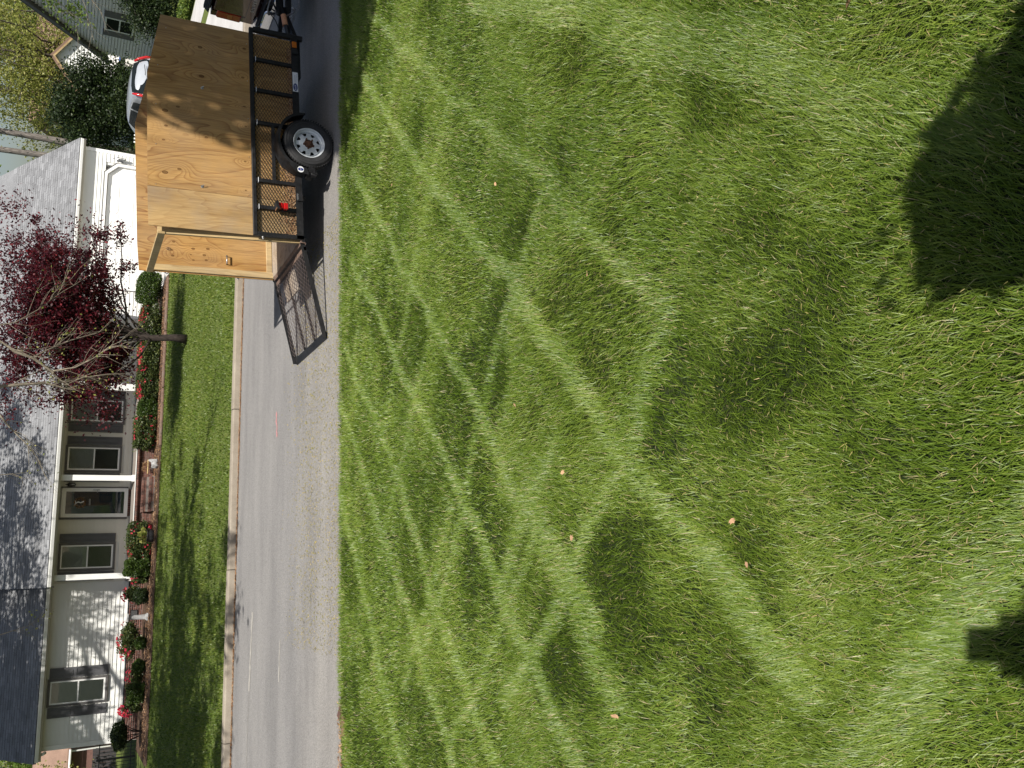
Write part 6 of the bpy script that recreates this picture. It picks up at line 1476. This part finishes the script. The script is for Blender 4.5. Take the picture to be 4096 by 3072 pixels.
# ================================================================== the photographer, only present as a shadow on the grass
pz = float(gz(-0.42))
person = thing('person', 'person in a dark jacket and jeans holding a phone up to photograph the street', 'person', (0.06, -0.42, pz))
def skin_obj(name, nodes, edges, radii, mat, parent, root=0, lev=2):
    me = bpy.data.meshes.new(name); me.from_pydata(nodes, edges, []); me.materials.append(mat)
    o = bpy.data.objects.new(name, me); link(o, parent); o.modifiers.new('skin', 'SKIN').use_smooth_shade = True
    o.modifiers.new('sub', 'SUBSURF').levels = lev; o.modifiers['sub'].render_levels = lev
    for i, (v, r) in enumerate(zip(me.skin_vertices[0].data, radii)): v.radius = r if hasattr(r, '__len__') else (r, r); v.use_root = (i == root)
    return o
MAT['skin'] = M_plain('skin', (0.50, 0.30, 0.21), 0.5, var=0.08); MAT['jacket'] = M_plain('jacket', (0.03, 0.035, 0.05), 0.8); MAT['jeans'] = M_plain('jeans', (0.05, 0.07, 0.13), 0.9); MAT['hair'] = M_plain('hair', (0.05, 0.03, 0.02), 0.6)
hz = EYE - pz                                                    # phone height above the feet
nodes = [(0, 0, 0.95), (0, 0, 1.12), (0, 0.0, 1.30), (0, 0.01, 1.42), (0, 0.02, 1.50), (0, 0.04, 1.60), (0, 0.05, 1.68),
         (0.10, 0, 0.90), (0.11, 0.02, 0.50), (0.12, -0.01, 0.08), (0.13, 0.12, 0.03), (-0.10, 0, 0.90), (-0.11, 0.02, 0.50), (-0.12, -0.01, 0.08), (-0.13, 0.12, 0.03),
         (0.19, 0.0, 1.40), (0.25, 0.06, 1.16), (0.05, 0.33, hz - 0.16), (-0.19, 0.0, 1.40), (-0.27, 0.06, 1.16), (-0.17, 0.33, hz - 0.16)]
edges = [(0, 1), (1, 2), (2, 3), (3, 4), (4, 5), (5, 6), (0, 7), (7, 8), (8, 9), (9, 10), (0, 11), (11, 12), (12, 13), (13, 14), (3, 15), (15, 16), (16, 17), (3, 18), (18, 19), (19, 20)]
rad = [(0.15, 0.11), (0.14, 0.10), (0.16, 0.11), (0.12, 0.08), (0.055, 0.055), (0.078, 0.095), (0.07, 0.085), 0.085, 0.058, 0.042, 0.04, 0.085, 0.058, 0.042, 0.04, 0.06, 0.045, 0.03, 0.06, 0.045, 0.03]
skin_obj('body', nodes, edges, rad, MAT['skin'], person)
skin_obj('jacket', [nodes[i] for i in (0, 1, 2, 3, 15, 16, 18, 19)] + [(0.09, 0.27, hz - 0.2), (-0.2, 0.27, hz - 0.2)], [(0, 1), (1, 2), (2, 3), (3, 4), (4, 5), (5, 8), (3, 6), (6, 7), (7, 9)], [(0.175, 0.135), (0.165, 0.125), (0.185, 0.13), (0.13, 0.095), 0.075, 0.058, 0.075, 0.058, 0.045, 0.045], MAT['jacket'], person)
skin_obj('jeans', [nodes[i] for i in (0, 7, 8, 9, 11, 12, 13)], [(0, 1), (1, 2), (2, 3), (0, 4), (4, 5), (5, 6)], [(0.17, 0.13), 0.10, 0.075, 0.06, 0.10, 0.075, 0.06], MAT['jeans'], person)
m = MB(); m.lathe([(0.0, 0.115), (0.06, 0.10), (0.10, 0.05), (0.108, -0.02), (0.09, -0.07)], 20, (0, 0.03, 1.69), 'Z'); m.build('hair', MAT['hair'], person, smooth=True)
m = MB(); m.tube([(0, 0.125, 1.655), (0, 0.155, 1.62), (0, 0.13, 1.61)], [0.008, 0.014, 0.008], 8); m.build('nose', MAT['skin'], person, smooth=True)
for s in (-1, 1):
    m = MB(); m.lathe([(0.0, 0.012), (0.009, 0.008), (0.012, 0), (0.0, -0.012)], 10, (0.032 * s, 0.118, 1.65), 'Y'); m.build('eye', MAT['sticker'], person)
    m = MB(); m.tube([(0.088 * s, 0.03, 1.67), (0.095 * s, 0.02, 1.65), (0.088 * s, 0.03, 1.61)], [0.012, 0.016, 0.01], 8); m.build('ear', MAT['skin'], person, smooth=True)
m = MB(); m.tube([(-0.025, 0.125, 1.583), (0, 0.132, 1.58), (0.025, 0.125, 1.583)], [0.005, 0.009, 0.005], 6); m.build('mouth', MAT['skin'], person, smooth=True)
# phone: a slab just behind the viewpoint, at right angles to the view
phone = bpy.data.objects.new('smartphone', None); link(phone); tag(phone, 'black smartphone held upright in both hands by the photographer', 'phone')
pm_ = Matrix.Identity(4)
rt2, up2 = RGT, UPV
for i, ax in enumerate((rt2, up2, -FWD)): pm_[0][i], pm_[1][i], pm_[2][i] = ax
pm_.translation = Vector((0, 0, EYE)) - FWD * 0.012
phone.matrix_world = pm_
m = MB(); m.bbox(-0.06, 0.016, -0.132, 0.018, 0.0, 0.008, 0.003); m.build('case', MAT['vinyl'], phone)
m = MB(); m.box(-0.057, 0.013, -0.128, 0.014, 0.0082, 0.0088); m.build('screen', MAT['car_glass'], phone)
def hand(side):
    """palm beside the phone, fingers curled behind it, thumb on the face"""
    x = 0.026 if side > 0 else -0.070; s = side
    L2 = lambda p: person.matrix_world.inverted() @ (pm_ @ Vector(p))
    bpy.context.view_layer.update()
    wrist = Vector((0.05 if s > 0 else -0.17, 0.33, hz - 0.16))
    palm = [wrist, L2((x + 0.012 * s, -0.125, 0.02)), L2((x + 0.006 * s, -0.085, 0.016))]
    skin_obj('hand', palm, [(0, 1), (1, 2)], [(0.026, 0.026), (0.036, 0.018), (0.034, 0.016)], MAT['skin'], person)
    for k, (yy, ln) in enumerate(((-0.062, 0.9), (-0.080, 1.0), (-0.098, 0.95), (-0.114, 0.78))):
        f = [L2((x + 0.004 * s, yy - 0.004, 0.016)), L2((x + 0.012 * s, yy, 0.000)), L2((x - 0.006 * s, yy, -0.011)), L2((x - 0.024 * s * ln, yy, -0.010))]
        skin_obj('finger', f, [(0, 1), (1, 2), (2, 3)], [0.009, 0.0088, 0.008, 0.007], MAT['skin'], person, lev=1)
    f = [L2((x + 0.006 * s, -0.11, 0.02)), L2((x + 0.002 * s, -0.085, 0.026)), L2((x - 0.014 * s, -0.07, 0.019))]
    skin_obj('thumb', f, [(0, 1), (1, 2)], [0.012, 0.0105, 0.0085], MAT['skin'], person, lev=1)
hand(1); hand(-1)
